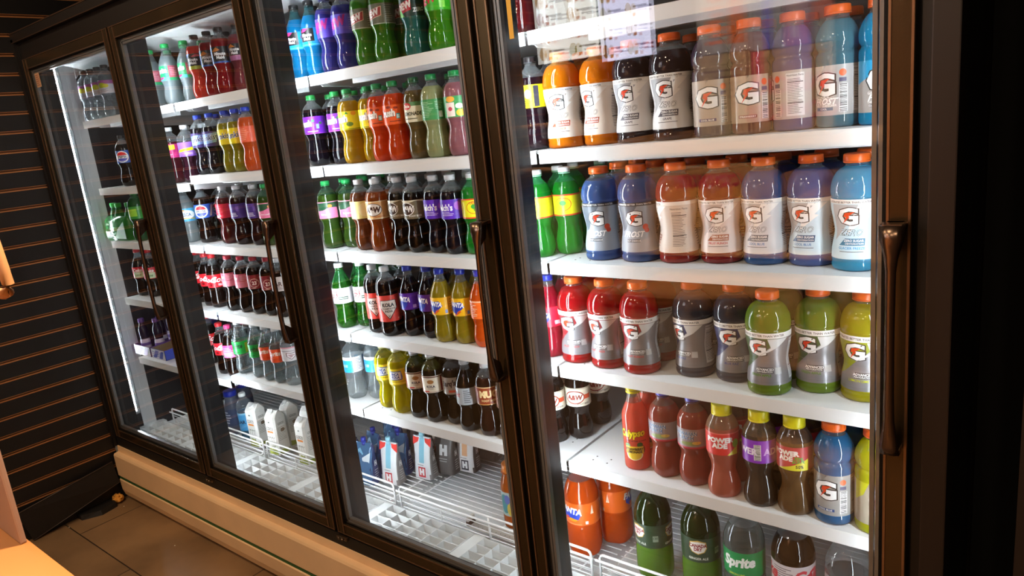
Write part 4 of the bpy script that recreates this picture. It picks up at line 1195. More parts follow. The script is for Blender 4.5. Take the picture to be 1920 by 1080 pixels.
# ------------------------------------------------------------------ bottles on the shelves
ROWS = {
    (1, 1): [('lime_water', -0.045, 0.233), ('lime_water', 0.023, 0.233), ('lime_water', 0.09, 0.233), ('lime_water', 0.158, 0.233)],
    (1, 2): [('pepsi', 0.163, 0.236)],
    (1, 3): [('tall_green', 0.2, 0.218)],
    (1, 4): [('coke_lime', 0.045, 0.244), ('coke_lime', 0.134, 0.249)],
    (2, 1): [('sprite_pink', 0.56, 0.229), ('sprite_pink', 0.716, 0.211), ('sprite_pink', 0.797, 0.238), ('mm_coral', 0.917, 0.213), ('mm_red', 0.993, 0.217), ('mm_red', 1.075, 0.211), ('mm_rose', 1.145, 0.233)],
    (2, 2): [('punch_pink', 0.576, 0.231), ('punch_violet', 0.694, 0.232), ('sunkist_grape', 0.798, 0.234), ('sunkist_grape', 0.879, 0.234), ('sunkist_yellow', 0.976, 0.236), ('sunkist_yellow', 1.044, 0.234), ('sunkist_orange', 1.112, 0.233)],
    (2, 3): [('fresca', 0.582, 0.234), ('pepsi', 0.711, 0.236), ('red_label', 0.859, 0.24), ('dp_violet', 0.957, 0.237), ('dp_violet', 1.06, 0.239), ('splash', 1.128, 0.241)],
    (2, 4): [('coke', 0.521, 0.267), ('coke', 0.627, 0.242), ('coke', 0.694, 0.236), ('cherry', 0.814, 0.232), ('cherry', 0.901, 0.233), ('dp_red', 0.979, 0.236), ('dp_red', 1.058, 0.24), ('diet_white', 1.127, 0.239)],
    (2, 5): [('coke', 0.46, 0.281), ('coke', 0.65, 0.23), ('coke_pink', 0.724, 0.226), ('sprite_green', 0.805, 0.224), ('sprite_green', 0.913, 0.225), ('sprite_orange', 0.989, 0.223), ('sprite_orange', 1.057, 0.223), ('ginger_white', 1.126, 0.227)],
    (3, 1): [('mm_blue', 1.464, 0.23), ('mm_blue', 1.538, 0.227), ('dew_purple', 1.606, 0.231), ('dew_purple', 1.674, 0.233), ('dew_green', 1.755, 0.233), ('dew_green', 1.831, 0.233), ('dew_teal', 1.946, 0.233), ('dew_lime', 2.033, 0.233)],
    (3, 2): [('crush_grape', 1.468, 0.235), ('crush_grape', 1.573, 0.243), ('crush_yellow', 1.64, 0.232), ('crush_yellow', 1.704, 0.254), ('crush_orange', 1.768, 0.232), ('crush_orange', 1.836, 0.228), ('lemonade_brown', 1.914, 0.232), ('lemonade_green', 1.981, 0.229), ('lemonade_pink', 2.059, 0.232)],
    (3, 3): [('splash', 1.471, 0.234), ('splash', 1.539, 0.261), ('cream', 1.632, 0.231), ('cream_orange', 1.709, 0.225), ('root', 1.79, 0.238), ('root', 1.857, 0.231), ('grape_soda', 1.935, 0.235), ('grape_soda', 2.002, 0.23), ('coco_green', 2.07, 0.239)],
    (3, 4): [('ginger_green', 1.482, 0.225), ('ginger_green', 1.539, 0.262), ('kola_red', 1.636, 0.228), ('kola_red', 1.704, 0.217), ('fanta_grape', 1.775, 0.242), ('fanta_grape', 1.85, 0.246), ('fanta_yellow', 1.916, 0.23), ('fanta_yellow', 1.985, 0.241), ('fanta_orange', 2.058, 0.236)],
    (3, 5): [('seltzer', 1.454, 0.241), ('seltzer', 1.525, 0.273), ('inca', 1.62, 0.236), ('inca', 1.694, 0.224), ('champagne', 1.772, 0.224), ('champagne', 1.844, 0.221), ('barq', 1.912, 0.237), ('diet_silver', 1.98, 0.218), ('mug', 2.056, 0.219), ('mug', 2.126, 0.22)],
    (4, 2): [('yellow_tea', 2.296, 0.233), ('G_orange', 2.373, 0.242), ('G_orange', 2.46, 0.259), ('G_grape', 2.549, 0.249), ('G_grape', 2.637, 0.245), ('g_blue', 2.727, 0.232), ('g_berry', 2.801, 0.239), ('g_purple', 2.875, 0.254), ('g_cool', 2.95, 0.261), ('g_glacier', 3.024, 0.248)],
    (4, 3): [('coco_green', 2.281, 0.234), ('coco_green', 2.332, 0.278), ('G_frost', 2.449, 0.244), ('G_frost', 2.544, 0.243), ('G_nutri', 2.633, 0.248), ('G_punch', 2.723, 0.26), ('G_coolblue', 2.812, 0.264), ('G_coolblue2', 2.9, 0.269), ('G_glacierzero', 2.986, 0.244)],
    (4, 4): [('fanta_straw', 2.281, 0.238), ('G_redadv', 2.359, 0.237), ('G_redadv', 2.447, 0.232), ('G_redadv', 2.536, 0.228), ('G_navyadv', 2.652, 0.257), ('G_navyadv', 2.744, 0.261), ('G_greenadv', 2.828, 0.221), ('G_greenadv', 2.91, 0.268), ('G_limeadv', 2.998, 0.257)],
    (4, 5): [('root_white', 2.243, 0.262), ('root_white', 2.29, 0.311), ('calypso', 2.503, 0.233), ('hawaiian', 2.58, 0.233), ('hawaiian', 2.654, 0.227), ('power_red', 2.727, 0.213), ('power_violet', 2.807, 0.213), ('power_redB', 2.878, 0.214), ('g_navy', 2.952, 0.216), ('g_yellow', 3.027, 0.216)],
}
# how deep each lane is stocked
DEEP = {'splash': 3, 'cream': 3, 'cream_orange': 3, 'root': 3, 'grape_soda': 4, 'coco_green': 3, 'ginger_green': 3, 'seltzer': 2, 'crush_grape': 3,
        'G_punch': 3, 'G_coolblue': 3, 'G_frost': 3, 'lime_water': 1, 'calypso': 2, 'tall_green': 1, 'coke_lime': 1, 'dp_violet': 3, 'cherry': 3, 'G_nutri': 3}
GROUPN = {1: 'bottles behind the leftmost door', 2: 'bottles behind the second door', 3: 'bottles behind the third door', 4: 'bottles behind the rightmost door'}


LOGO_TURN = {'pepsi': 0.75, 'fresca': 0.7, 'mm_coral': 0.75, 'mm_red': 0.8, 'mm_rose': 0.6, 'mm_blue': 0.55, 'cream_orange': 0.55, 'root': 0.25, 'root_white': 0.6, 'fanta_grape': 0.3, 'fanta_yellow': 0.35, 'inca': 0.6, 'kola_red': 0.65, 'champagne': 0.75, 'dp_red': 0.85, 'dp_violet': 0.4, 'sunkist_grape': 0.7, 'sunkist_yellow': 0.6, 'grape_soda': 0.35, 'sprite_green': 0.5, 'sprite_orange': 0.5, 'sprite_pink': 0.45, 'coke': 0.8, 'coke_pink': 0.5, 'cherry': 0.3, 'dew_green': 0.45, 'dew_purple': 0.45, 'dew_teal': 0.55, 'crush_grape': 0.45, 'crush_yellow': 0.5, 'crush_orange': 0.5, 'mug': 0.8, 'coco_green': 0.65, 'ginger_green': 0.5, 'ginger_white': 0.95, 'diet_white': 0.9, 'barq': 0.6, 'seltzer': 0.5, 'splash': 0.7, 'lemonade_brown': 0.45, 'lemonade_green': 0.7, 'lemonade_pink': 0.6, 'red_label': 0.6, 'diet_silver': 0.6, 'punch_violet': 0.6, 'punch_pink': 0.6, 'lime_water': 0.8, 'coke_lime': 0.8}


def yaw_for(key):
    return PR[key]['yaw'] + LOGO_TURN.get(key, .2) + rnd.uniform(-.13, .13)


def place_bottle(key, x, y, z, label, group, yaw=None, tilt=None):
    o = get_item(key)
    o.location = (x, y, z)
    o.rotation_euler = (0, 0, yaw_for(key) if yaw is None else yaw)
    tag(o, label, PR[key]['cat'], group)
    return o


YAWS = {(4, 2): [.2, .3, -.2, .1, .15, .25, .3, -1.32, -.3, .3], (4, 3): [.1, .3, .28, .3, -1.22, .2, -.1, -.15, 0], (4, 4): [.3, .15, -.15, .15, -.35, .2, 0, -.05, 0], (4, 5): [.5, .45, .25, .1, .2, .35, .25, .1, -.05, .45]}
WORDS = lambda s: len(s.split())
used = set()


def uniq(lab):
    assert lab not in used, lab
    used.add(lab)
    return lab


TAKEN, BACK = {}, []
for (door, lv), items in ROWS.items():
    # how often each product stands in this front row
    cnt = {}
    for p_, _, _ in items:
        cnt[p_] = cnt.get(p_, 0) + 1
    seen = {}
    for idx, (key, x, y) in enumerate(items):
        seen[key] = seen.get(key, 0) + 1
        sec = 1 if x < W else 2 if x < 2 * W else 3 if x < 3 * W else 4
        z = shelf_z(sec, lv)
        r = RADIUS[PR[key]['shape']]
        d = PR[key]['desc']
        n = cnt[key]
        pos = ''
        if n > 1:
            pos = {2: ['left of two', 'right of two'], 3: ['left of three', 'middle of three', 'right of three'], 4: ['first of four', 'second of four', 'third of four', 'last of four']}[n][seen[key] - 1]
        base = f"{d}, {pos + ', ' if pos else ''}{LEVN[lv]}, {DOORN[door]}"
        if WORDS(base) > 16:
            base = base.replace(' with a ', ', ').replace(' with its ', ', ')
        place_bottle(key, x, y, z, uniq(base), GROUPN[door], YAWS[(door, lv)][idx] if (door, lv) in YAWS else None)
        TAKEN.setdefault(lv, []).append((x, y, r))
        BACK.append((door, lv, idx, key, x, y, r, z, d))

for door, lv, idx, key, x, y, r, z, d in BACK:
    depth = DEEP.get(key, 2)
    if lv == 1:
        depth = min(depth, 2)
    yy = y
    for k in range(1, depth):
        yy += 2 * r + .0035
        xx = x + rnd.uniform(-.002, .002)
        while any(math.hypot(xx - q[0], yy - q[1]) < r + q[2] + .0008 for q in TAKEN[lv]):
            yy += .004
        if yy + r > .66:
            break
        TAKEN[lv].append((xx, yy, r))
        short = d.split(' with ')[0].split(' showing ')[0].split(' in glass')[0]
        rowp = {1: 'second row', 2: 'third row', 3: 'fourth row'}[k]
        place_bottle(key, xx, yy, z, uniq(f"{short}, {rowp} of the {ORD[idx + 1]} lane, {LEVN[lv]}, {DOORN[door]}"), GROUPN[door])

# bottles half hidden at the top of the rightmost section
for i, (key, x, lab) in enumerate([('red_label', 2.29, 'dark red soda with a bright red label, top shelf left end, rightmost door'),
                                   ('seltzer', 2.365, 'first clear seltzer from the left, top shelf, rightmost door'),
                                   ('seltzer', 2.45, 'second clear seltzer from the left, top shelf, rightmost door')]):
    place_bottle(key, x, .235, LEV[1], uniq(lab), GROUPN[4])

# two-litre bottles in the well of the rightmost section
for key, x, y, yaw, lab in [('two_orange', 2.246, .345, .1, 'large orange soda bottle with a blue logo, standing in the bottom of the rightmost section'),
                            ('two_orange', 2.292, .442, 2.2, 'large orange soda bottle in the well, just behind the front orange one'),
                            ('two_ginger', 2.468, .345, -.45, 'large green ginger ale bottle in the well, beside the orange soda bottles'),
                            ('two_ginger', 2.598, .350, .28, 'large green ginger ale bottle in the well, next to the clear soda'),
                            ('two_sprite', 2.712, .345, .08, 'large clear soda bottle with a green script label standing in the well'),
                            ('two_cola', 2.826, .350, .15, 'large dark diet cola bottle with a silver label standing in the well'),
                            ('two_plain', 2.945, .350, .1, 'large smoky brown soda bottle at the right end of the well')]:
    place_bottle(key, x, y, DECK + .0025, uniq(lab), 'large bottles in the well', yaw)
place_bottle('jug_orange', 1.985, .355, DECK + .0025, uniq('orange juice bottle with a teal swirl label standing alone in the well'), 'bottles in the well', 0.1)
place_bottle('blue_jug', .415, .34, DECK + .0025, uniq('squat water bottle with a big navy cap in the well behind second door'), 'bottles in the well', .1)
place_bottle('blue_jug', .36, .43, DECK + .0025, uniq('squat navy-capped water bottle behind the front one in the well'), 'bottles in the well', .4)
o = place_bottle('sky_bottle', .532, .33, DECK + .0025, uniq('clear bottle with a white cap and sky blue label behind the wire fence'), 'bottles in the well', .2)


# white coconut-water cartons
def carton_proto():
    t = empty('juice_carton')
    wd, dp, hh = .031, .031, .185
    bm = bmesh.new()
    rings = []
    for z, sx, sy, ch in [(0, 1, 1, .004), (.004, 1, 1, .006), (hh * .86, 1, 1, .008), (hh * .93, .98, .72, .008), (hh, .9, .12, .004)]:
        a, c = wd * sx, dp * sy
        ring = [(-a + ch, -c), (a - ch, -c), (a, -c + min(ch, c * .5)), (a, c - min(ch, c * .5)), (a - ch, c), (-a + ch, c), (-a, c - min(ch, c * .5)), (-a, -c + min(ch, c * .5))]
        rings.append([bm.verts.new((x, y, z)) for x, y in ring])
    for a, c in zip(rings, rings[1:]):
        for k in range(8):
            bm.faces.new((a[k], a[(k + 1) % 8], c[(k + 1) % 8], c[k]))
    bm.faces.new(rings[0][::-1]); bm.faces.new(rings[-1])
    finish('carton_body', bm, mat('white_carton_board', 'ecebe6', .45), t)
    pr = [T('COCO', 0, .70, .085, '4a3f36', .03, 0, .75), R(-.017, .017, .585, .635, 'e8862a'), P([(-.006, .86), (.0, .90), (.007, .865), (.0, .85)], '3a4438')]
    for px in (-.014, .0, .013):
        pr += [R(px - .0007, px + .0007, .28 + abs(px) * 4, .44, '6a6a5c')] + [P([(px, .44), (px + sx_ * .008, .44 + sy_ * .03), (px + sx_ * .004, .44 + sy_ * .045)], '55584a') for sx_, sy_ in ((1, 1), (-1, 1), (1, .2), (-1, .2))]
    pr += [P([(-.026, .0), (-.026, .12), (-.010, .22), (.012, .20), (.026, .10), (.026, .0)], '9aa83a'), P([(-.020, .02), (-.010, .17), (.0, .08)], 'c2c86a'), P([(.008, .18), (.016, .27), (.012, .17)], '5a6a2a')]
    bm, ms = decal_mesh(pr, flat_place(0, -dp, .003), hh * .86, [], step=1)
    f1 = finish('front_print', bm, ms, t)
    pr = [T('COCO', 0, .80, .06, '5a5a50', .03, 0, .75)] + lines(-.02, .02, .35, .72, 9, '8a8a80', .25) + [El(.004, .62, .010, .05, '6a5a48'), P([(-.026, .0), (-.026, .14), (.026, .08), (.026, .0)], '8a9a3a')]
    bm, ms = decal_mesh(pr, flat_place(wd, 0, .003, (0, 1, 0), (0, 0, 1), (1, 0, 0)), hh * .86, [], step=1)
    finish('side_print', bm, ms, t)
    bm = bmesh.new()
    vs = [(-.02, .002), (0, .03), (.02, .004), (.006, -.012)]
    for k in range(9):
        a = 2 * PI * k / 9
        x, y = .022 * math.cos(a), .018 * math.sin(a)
        q = [bm.verts.new(p_) for p_ in ((x * .3, y * .3, .158), (x * 1.1 + .004, y * 1.2, .168), (x * 1.5, y * 1.7, .150), (x * 1.0 - .004, y * 1.3, .150))]
        bm.faces.new(q)
    finish('leaf_print', bm, mat('green_leaf_film', '5c7c54', .5), t)
    bm = bmesh.new()
    tube(bm, [(0, -.010, hh * .93), (0, -.016, hh * .99)], [.012, .012], 20)
    finish('cap', bm, mat('cap_plastic', 'eef0ee', .32), t)
    return t


cp = carton_proto()
for i, (x, y, rz, lab) in enumerate([(.640, .315, .12, 'white coconut water carton at the left end of the carton row in the well'),
                                     (.790, .310, .10, 'white coconut water carton in the well, middle of the front three'),
                                     (.985, .315, .05, 'white coconut water carton in the well, close to the door handle side'),
                                     (.765, .395, -.2, 'white coconut water carton standing behind the middle front carton'),
                                     (.900, .400, .3, 'white coconut water carton in the second row, between two front cartons'),
                                     (1.06, .395, .1, 'white coconut water carton at the right rear of the carton row')]):
    c = cp if i == 0 else copy_tree(cp)
    c.location = (x, y, DECK + .0025)
    c.rotation_euler = (0, 0, rz)
    tag(c, uniq(lab), 'carton', 'white coconut water cartons')


# spouted pouches
def pouch_proto(front, side, prints, spoutc, tipc=None, hh=.150, foil=False, a0=.041):
    t = empty('drink_pouch')
    bm = bmesh.new()
    NS = 16
    zs = [0, .004, .02, .05, .08, .105, .125, .140, hh]
    rings = []
    rr = random.Random(3 if foil else 1)
    for i, z in enumerate(zs):
        tt = z / hh
        a = a0 * (1.0 - .10 * math.sin(PI * min(1, tt * 1.1)) + (.03 if tt > .9 else 0))
        c = .026 * (1 - tt ** 1.7) + .0012
        ring = []
        for k in range(NS):
            th = 2 * PI * (k + .5) / NS
            cx_, sx_ = math.cos(th), math.sin(th)
            ex = .35 if tt < .9 else .25
            x = a * math.copysign(abs(cx_) ** ex, cx_)
            y = c * math.copysign(abs(sx_) ** (ex + .1), sx_)
            if foil:
                x += rr.uniform(-.003, .003); y += rr.uniform(-.004, .004)
            zz = z
            if i == len(zs) - 1 and abs(x) > a * .55:
                zz = z + .004
            ring.append(bm.verts.new((x, y, zz)))
        rings.append(ring)
    for a, c in zip(rings, rings[1:]):
        for k in range(NS):
            f = bm.faces.new((a[k], a[(k + 1) % NS], c[(k + 1) % NS], c[k]))
            n = (a[k].co - a[(k + 1) % NS].co)
            ang = (k + 1) % NS
            cxm = (a[k].co.x + a[(k + 1) % NS].co.x) / 2
            f.material_index = 1 if abs(cxm) > a0 * .86 else 0
            f.smooth = foil is False
    bm.faces.new(rings[0][::-1]); bm.faces.new(rings[-1])
    body = finish('pouch_body', bm, [mat('pouch_film', front, .32 if not foil else .22, .0 if not foil else .35), mat('pouch_film', side, .36)], t)
    pr = prints

    def place(u, v, lay):
        tt = v / hh
        c = .026 * (1 - tt ** 1.7) + .0012
        return (u, -c * (1 - .1 * abs(u) / a0) - .0006 - .0002 * lay, v)
    bm, ms = decal_mesh(pr, place, hh, [z for z in zs[1:-1]] + [.035, .065, .092], step=.012)
    finish('front_print', bm, ms, t)
    # side panel print
    bm, ms = decal_mesh([T('H', 0, .52, .14, 'e8e8e8', .08)] + lines(-.012, .012, .1, .38, 5, 'c8c8c8', .3) if side != 'x' else [], lambda u, v, lay: (a0 * .985 + .0014, u * (1 - (v / hh) ** 1.7), v), hh, [], step=1)
    finish('side_print', bm, ms, t)
    bm = bmesh.new()
    tube(bm, [(0, 0, hh - .006), (0, 0, hh + .006)], .0075, 14)
    tube(bm, [(0, 0, hh + .0061), (0, 0, hh + .0085)], .0105, 14)
    sp = finish('spout', bm, mat('cap_plastic', spoutc, .32), t)
    bm = bmesh.new()
    tube(bm, [(0, 0, hh + .0086), (0, 0, hh + .022), (0, 0, hh + .0235)], [.0095, .009, .007], 16)
    finish('cap', bm, mat('cap_plastic', tipc or spoutc, .32), t)
    return t


def hpr(band, blk, corner):
    return [P([(-.041, 1.0), (-.041, .80), (-.016, .90), (-.012, 1.0)], corner), P([(.041, 1.0), (.041, .80), (.016, .90), (.012, 1.0)], corner),
            R(-.011, .012, .40, 1.0, band), R(-.016, .016, .05, .30, blk), T('H', 0, .18, .17, 'f4f4f4', .10)] + lines(-.022, .022, .32, .37, 1, '9a9a9e', .4)


white_blue = pouch_proto('e9ebee', '8b8786', hpr('8cc8de', 'c8303a', 'ee4a44'), '9ad4e6')
dark_p = pouch_proto('565250', '4a4644', [T('H', 0, .6, .26, 'dcdcdc', .10)] + lines(-.02, .02, .3, .42, 2, 'a8a8a8', .35), 'b8e0a0')
peach_p = pouch_proto('eceaea', '55504e', hpr('e8b084', '2e2c38', 'efe9e6'), 'e8e8e8')
foil_p = pouch_proto('5a86b4', '2a3a66', [P([(-.03, .1), (.02, .3), (.03, .8), (-.02, .6)], 'dfe8f0'), P([(-.035, .6), (.0, .75), (-.02, .95)], '8ac4e4'), P([(.0, .1), (.035, .2), (.03, .45)], '1c2c5a'), T('H', -.01, .3, .2, 'f0f0f4', .1)], '2a3aa0', foil=True, a0=.038)
coral_p = pouch_proto('d8c8bc', '8b8786', hpr('8cc8de', 'c8303a', 'e86a54'), '9ad4e6')
PLACED = [
    (white_blue, 1.418, .362, .12, 'white and pale blue spouted pouch with red shoulders right behind the fence'),
    (white_blue, 1.500, .448, .10, 'white and pale blue spouted pouch with red shoulders, farther from the fence'),
    (dark_p, 1.548, .510, .15, 'dark grey pouch between the white pouches in the well'),
    (peach_p, 1.606, .560, .12, 'white and peach pouch with a dark side standing apart on the rack'),
    (foil_p, 1.335, .318, .2, 'crumpled blue foil pouch with a navy cap touching the wire fence'),
    (foil_p, 1.300, .392, -.1, 'crumpled blue foil pouch in the second row from the fence'),
    (foil_p, 1.392, .430, .25, 'crumpled blue foil pouch behind the front white pouch'),
    (foil_p, 1.325, .470, .1, 'crumpled blue foil pouch in the third row from the fence'),
    (dark_p, 1.412, .532, 0, 'dark grey pouch behind the blue foil pouches'),
    (coral_p, 1.335, .583, .1, 'cream pouch with coral shoulders in the rear of the pouch heap'),
    (coral_p, 1.440, .596, 0, 'cream pouch with coral shoulders, rearmost beside the dark pouch'),
    (peach_p, 1.528, .650, .1, 'white and peach pouch at the back of the heap near the liner'),
    (coral_p, 1.300, .662, .1, 'cream pouch with coral shoulders in the very last row, left'),
    (white_blue, 1.395, .672, .1, 'white and pale blue pouch in the last row of the heap'),
    (dark_p, 1.620, .665, .1, 'dark grey pouch in the last row behind the peach pouch'),
    (coral_p, 1.225, .600, .0, 'cream pouch with coral shoulders far left in the last row'),
    (peach_p, 1.600, .725, .1, 'white and peach pouch at the very back of the well'),
    (foil_p, 1.240, .330, .1, 'crumpled blue foil pouch half hidden behind the dark mullion'),
    (foil_p, 1.255, .520, .3, 'crumpled blue foil pouch far left at the back of the heap'),
]
first = set()
for src, x, y, rz, lab in PLACED:
    c = src if src.name not in first else copy_tree(src)
    first.add(src.name)
    c.location = (x, y, DECK + .0025)
    c.rotation_euler = (0, 0, rz)
    tag(c, uniq(lab), 'drink pouch', 'spouted drink pouches in the well')

# small bottles in their packs on the left section
prod('mini_green', 'mini_juice_bottle', 'juice bottle', 'mini', '1fae3a', ('1c7a34', .8, '3aa04c'), 'small green juice bottle', None, fill=.9, hf=.76)
prod('mini_purple', 'mini_juice_bottle', 'juice bottle', 'mini', '5a3482', ('2c1c40', .9, '3a2450'), 'small purple juice bottle', 'd8cce4', [R(-.06, .06, .3, .6, '6a4a98')], fill=.9, hf=.76)
z3, z5 = shelf_z(1, 3), shelf_z(1, 5)
for x, y, lab in [(-.066, .238, 'small green juice bottle at the left front of the green pack'), (.0, .230, 'small green juice bottle in the middle front of the green pack'), (.075, .240, 'small green juice bottle at the right front of the green pack'), (.088, .30, 'small green juice bottle at the right rear of the green pack')]:
    place_bottle('mini_green', x, y, z3 + .001, uniq(lab), 'small bottles in the green pack', .2)
m, nt, out = new_mat('green_shrink_film')
tr = nt.nodes.new('ShaderNodeBsdfTransparent'); tr.inputs[0].default_value = (*lin('6ad080'), 1)
pb = principled(nt, '2f8f3a', .15)
mx = nt.nodes.new('ShaderNodeMixShader'); mx.inputs[0].default_value = .55
nt.links.new(tr.outputs[0], mx.inputs[1]); nt.links.new(pb.outputs[0], mx.inputs[2]); nt.links.new(mx.outputs[0], out.inputs[0])
FILM = m
wr = empty('shrink_wrap_pack', (.005, .27, z3))
tag(wr, 'green shrink-wrap sleeve around small green juice bottles on the third shelf', 'bottle pack')
bm = bmesh.new()
rings = []
for z, g in ((.0005, 0), (.02, .003), (.085, .002), (.105, -.012)):
    ring = []
    for k in range(20):
        th = 2 * PI * (k + .5) / 20
        cx_, sx_ = math.cos(th), math.sin(th)
        ring.append(bm.verts.new(((.118 + g) * math.copysign(abs(cx_) ** .4, cx_), (.078 + g) * math.copysign(abs(sx_) ** .4, sx_), z)))
    rings.append(ring)
for a, c in zip(rings, rings[1:]):
    for k in range(20):
        f = bm.faces.new((a[k], a[(k + 1) % 20], c[(k + 1) % 20], c[k])); f.smooth = True
finish('film_sleeve', bm, FILM, wr)
bm, ms = decal_mesh([T('BREEZE', -.045, .30, .22, 'e8f4ea', .04, 0, .7), P([(.0, .1), (.04, .5), (.11, .85), (.11, .1)], '2f7a1c'), T('Juice', -.05, .72, .14, 'd8ecd8', .03, .3)] + lines(-.08, -.01, .06, .18, 2, 'd0e8d4', .3), flat_place(0, -.083, .0, ), .1, [], step=1)
finish('sleeve_print', bm, ms, wr)
for x, y, lab in [(-.045, .232, 'small purple juice bottle at the front of the purple tray'), (-.015, .300, 'small purple juice bottle in the middle of the purple tray'), (.03, .262, 'small purple juice bottle at the right of the purple tray'), (-.06, .365, 'small purple juice bottle at the rear of the purple tray')]:
    place_bottle('mini_purple', x, y, z5 + .003, uniq(lab), 'small bottles in the purple tray', .2)


def tray(name, x0, x1, y0, y1, z, col, inner, lab):
    t = empty(name, ((x0 + x1) / 2, (y0 + y1) / 2, z))
    hx, hy = (x1 - x0) / 2, (y1 - y0) / 2
    bm = bmesh.new()
    box(bm, -hx, hx, -hy, hy, 0, .002, 0)
    for a, c, e, g, zf, zb in ((-hx, hx, -hy, -hy + .002, .045, .045), (-hx, hx, hy - .002, hy, .085, .085)):
        box(bm, a, c, e, g, .002, zf, 0)
    for xs in (-hx, hx - .002):
        q = [(xs, -hy), (xs, hy)]
        v = [bm.verts.new(p_) for p_ in ((xs, -hy, 0), (xs, hy, 0), (xs, hy, .085), (xs, -hy * .2, .05), (xs, -hy, .045))]
        v2 = [bm.verts.new((p_.co.x + .002, p_.co.y, p_.co.z)) for p_ in v]
        bm.faces.new(v); bm.faces.new(v2[::-1])
        for k in range(5):
            bm.faces.new((v[k], v[(k + 1) % 5], v2[(k + 1) % 5], v2[k]))
    for f in bm.faces:
        cc = f.calc_center_median()
        if abs(cc.x) < hx - .0015 and abs(cc.y) < hy - .0015 or (abs(f.normal.x) > .5 and abs(cc.x) < hx - .0015):
            f.material_index = 1
    finish('carton_tray', bm, [mat('tray_board', col, .5), mat('tray_board_inside', inner, .7)], t)
    bm, ms = decal_mesh([R(-hx, hx, 0, 1, 'd9d6e8'), P([(-hx * .8, .1), (-hx * .3, .1), (hx * .2, .9), (-hx * .3, .9)], col), P([(hx * .1, .1), (hx * .6, .1), (hx * .9, .9), (hx * .5, .9)], col)] + lines(-hx * .8, hx * .8, .2, .8, 3, col, .3), flat_place(0, -hy, .001), .043, [], step=1)
    finish('tray_print', bm, ms, t)
    tag(t, lab, 'tray', 'cardboard trays on the fifth shelf')


tray('bottle_tray', -.085, .066, .195, .405, z5, '6a3c8a', '4a2c5a', 'purple cardboard tray holding small purple bottles on the fifth shelf')
tray('bottle_tray', .080, .205, .195, .405, z5, '3448b4', '8a7458', 'blue cardboard tray with a brown inside beside the purple tray')
t = empty('juice_carton', (.215, .44, z5))
bm = bmesh.new()
box(bm, -.035, .035, -.03, .03, 0, .18, 0, .003)
finish('carton_body', bm, mat('blue_carton_board', '2c48b0', .45), t)
bm, ms = decal_mesh([P([(-.03, .3), (-.01, .5), (-.02, .7)], 'e8ecf4'), P([(-.01, .2), (.02, .4), (.0, .62)], 'c8d4ec'), T('COOL', 0, .24, .09, 'f0f0f8', .04), R(-.035, .035, .0, .12, '5a78d0')], flat_place(0, -.03, 0), .18, [], step=1)
finish('front_print', bm, ms, t)
tag(t, 'blue drink carton standing behind the blue cardboard tray', 'carton')

# ------------------------------------------------------------------ the well: air grille modules, wire racks and wire fences
gp = None
for k in range(-4, 4):
    x0 = 1.495 + .405 * k
    t = empty('air_grille', (x0, 0, DECK))
    if gp is None:
        bm = bmesh.new()
        rows_y = [.108, .142, .176, .212, .246]
        box(bm, .002, .040, .108, .246, -.006, -.0005, 0, .002)
        box(bm, .002, .040, .244, .262, -.018, -.003, 0, .003)
        for i in range(7):
            xx = .0405 + i * .0605
            box(bm, xx - .0009, xx + .0009, .108, .246, -.026, 0)
            box(bm, xx - .0009, xx + .0009, .246, .258, -.026, -.006)
        for y in rows_y:
            box(bm, .040, .4035, y - .0009, y + .0009, -.026, 0)
        box(bm, .002, .4035, .246, .262, -.027, -.010)
        g_me = finish('grille_body', bm, WHITE_PLASTIC, t)
        gp = g_me
    else:
        c = gp.copy()
        COL.objects.link(c)
        c.parent = t
    ordg = ['leftmost', 'second', 'third', 'fourth', 'fifth', 'sixth', 'seventh', 'eighth'][k + 4]
    tag(t, f'{ordg} white egg-crate air grille module from the left along the door sill', 'air grille', 'white air grille modules')

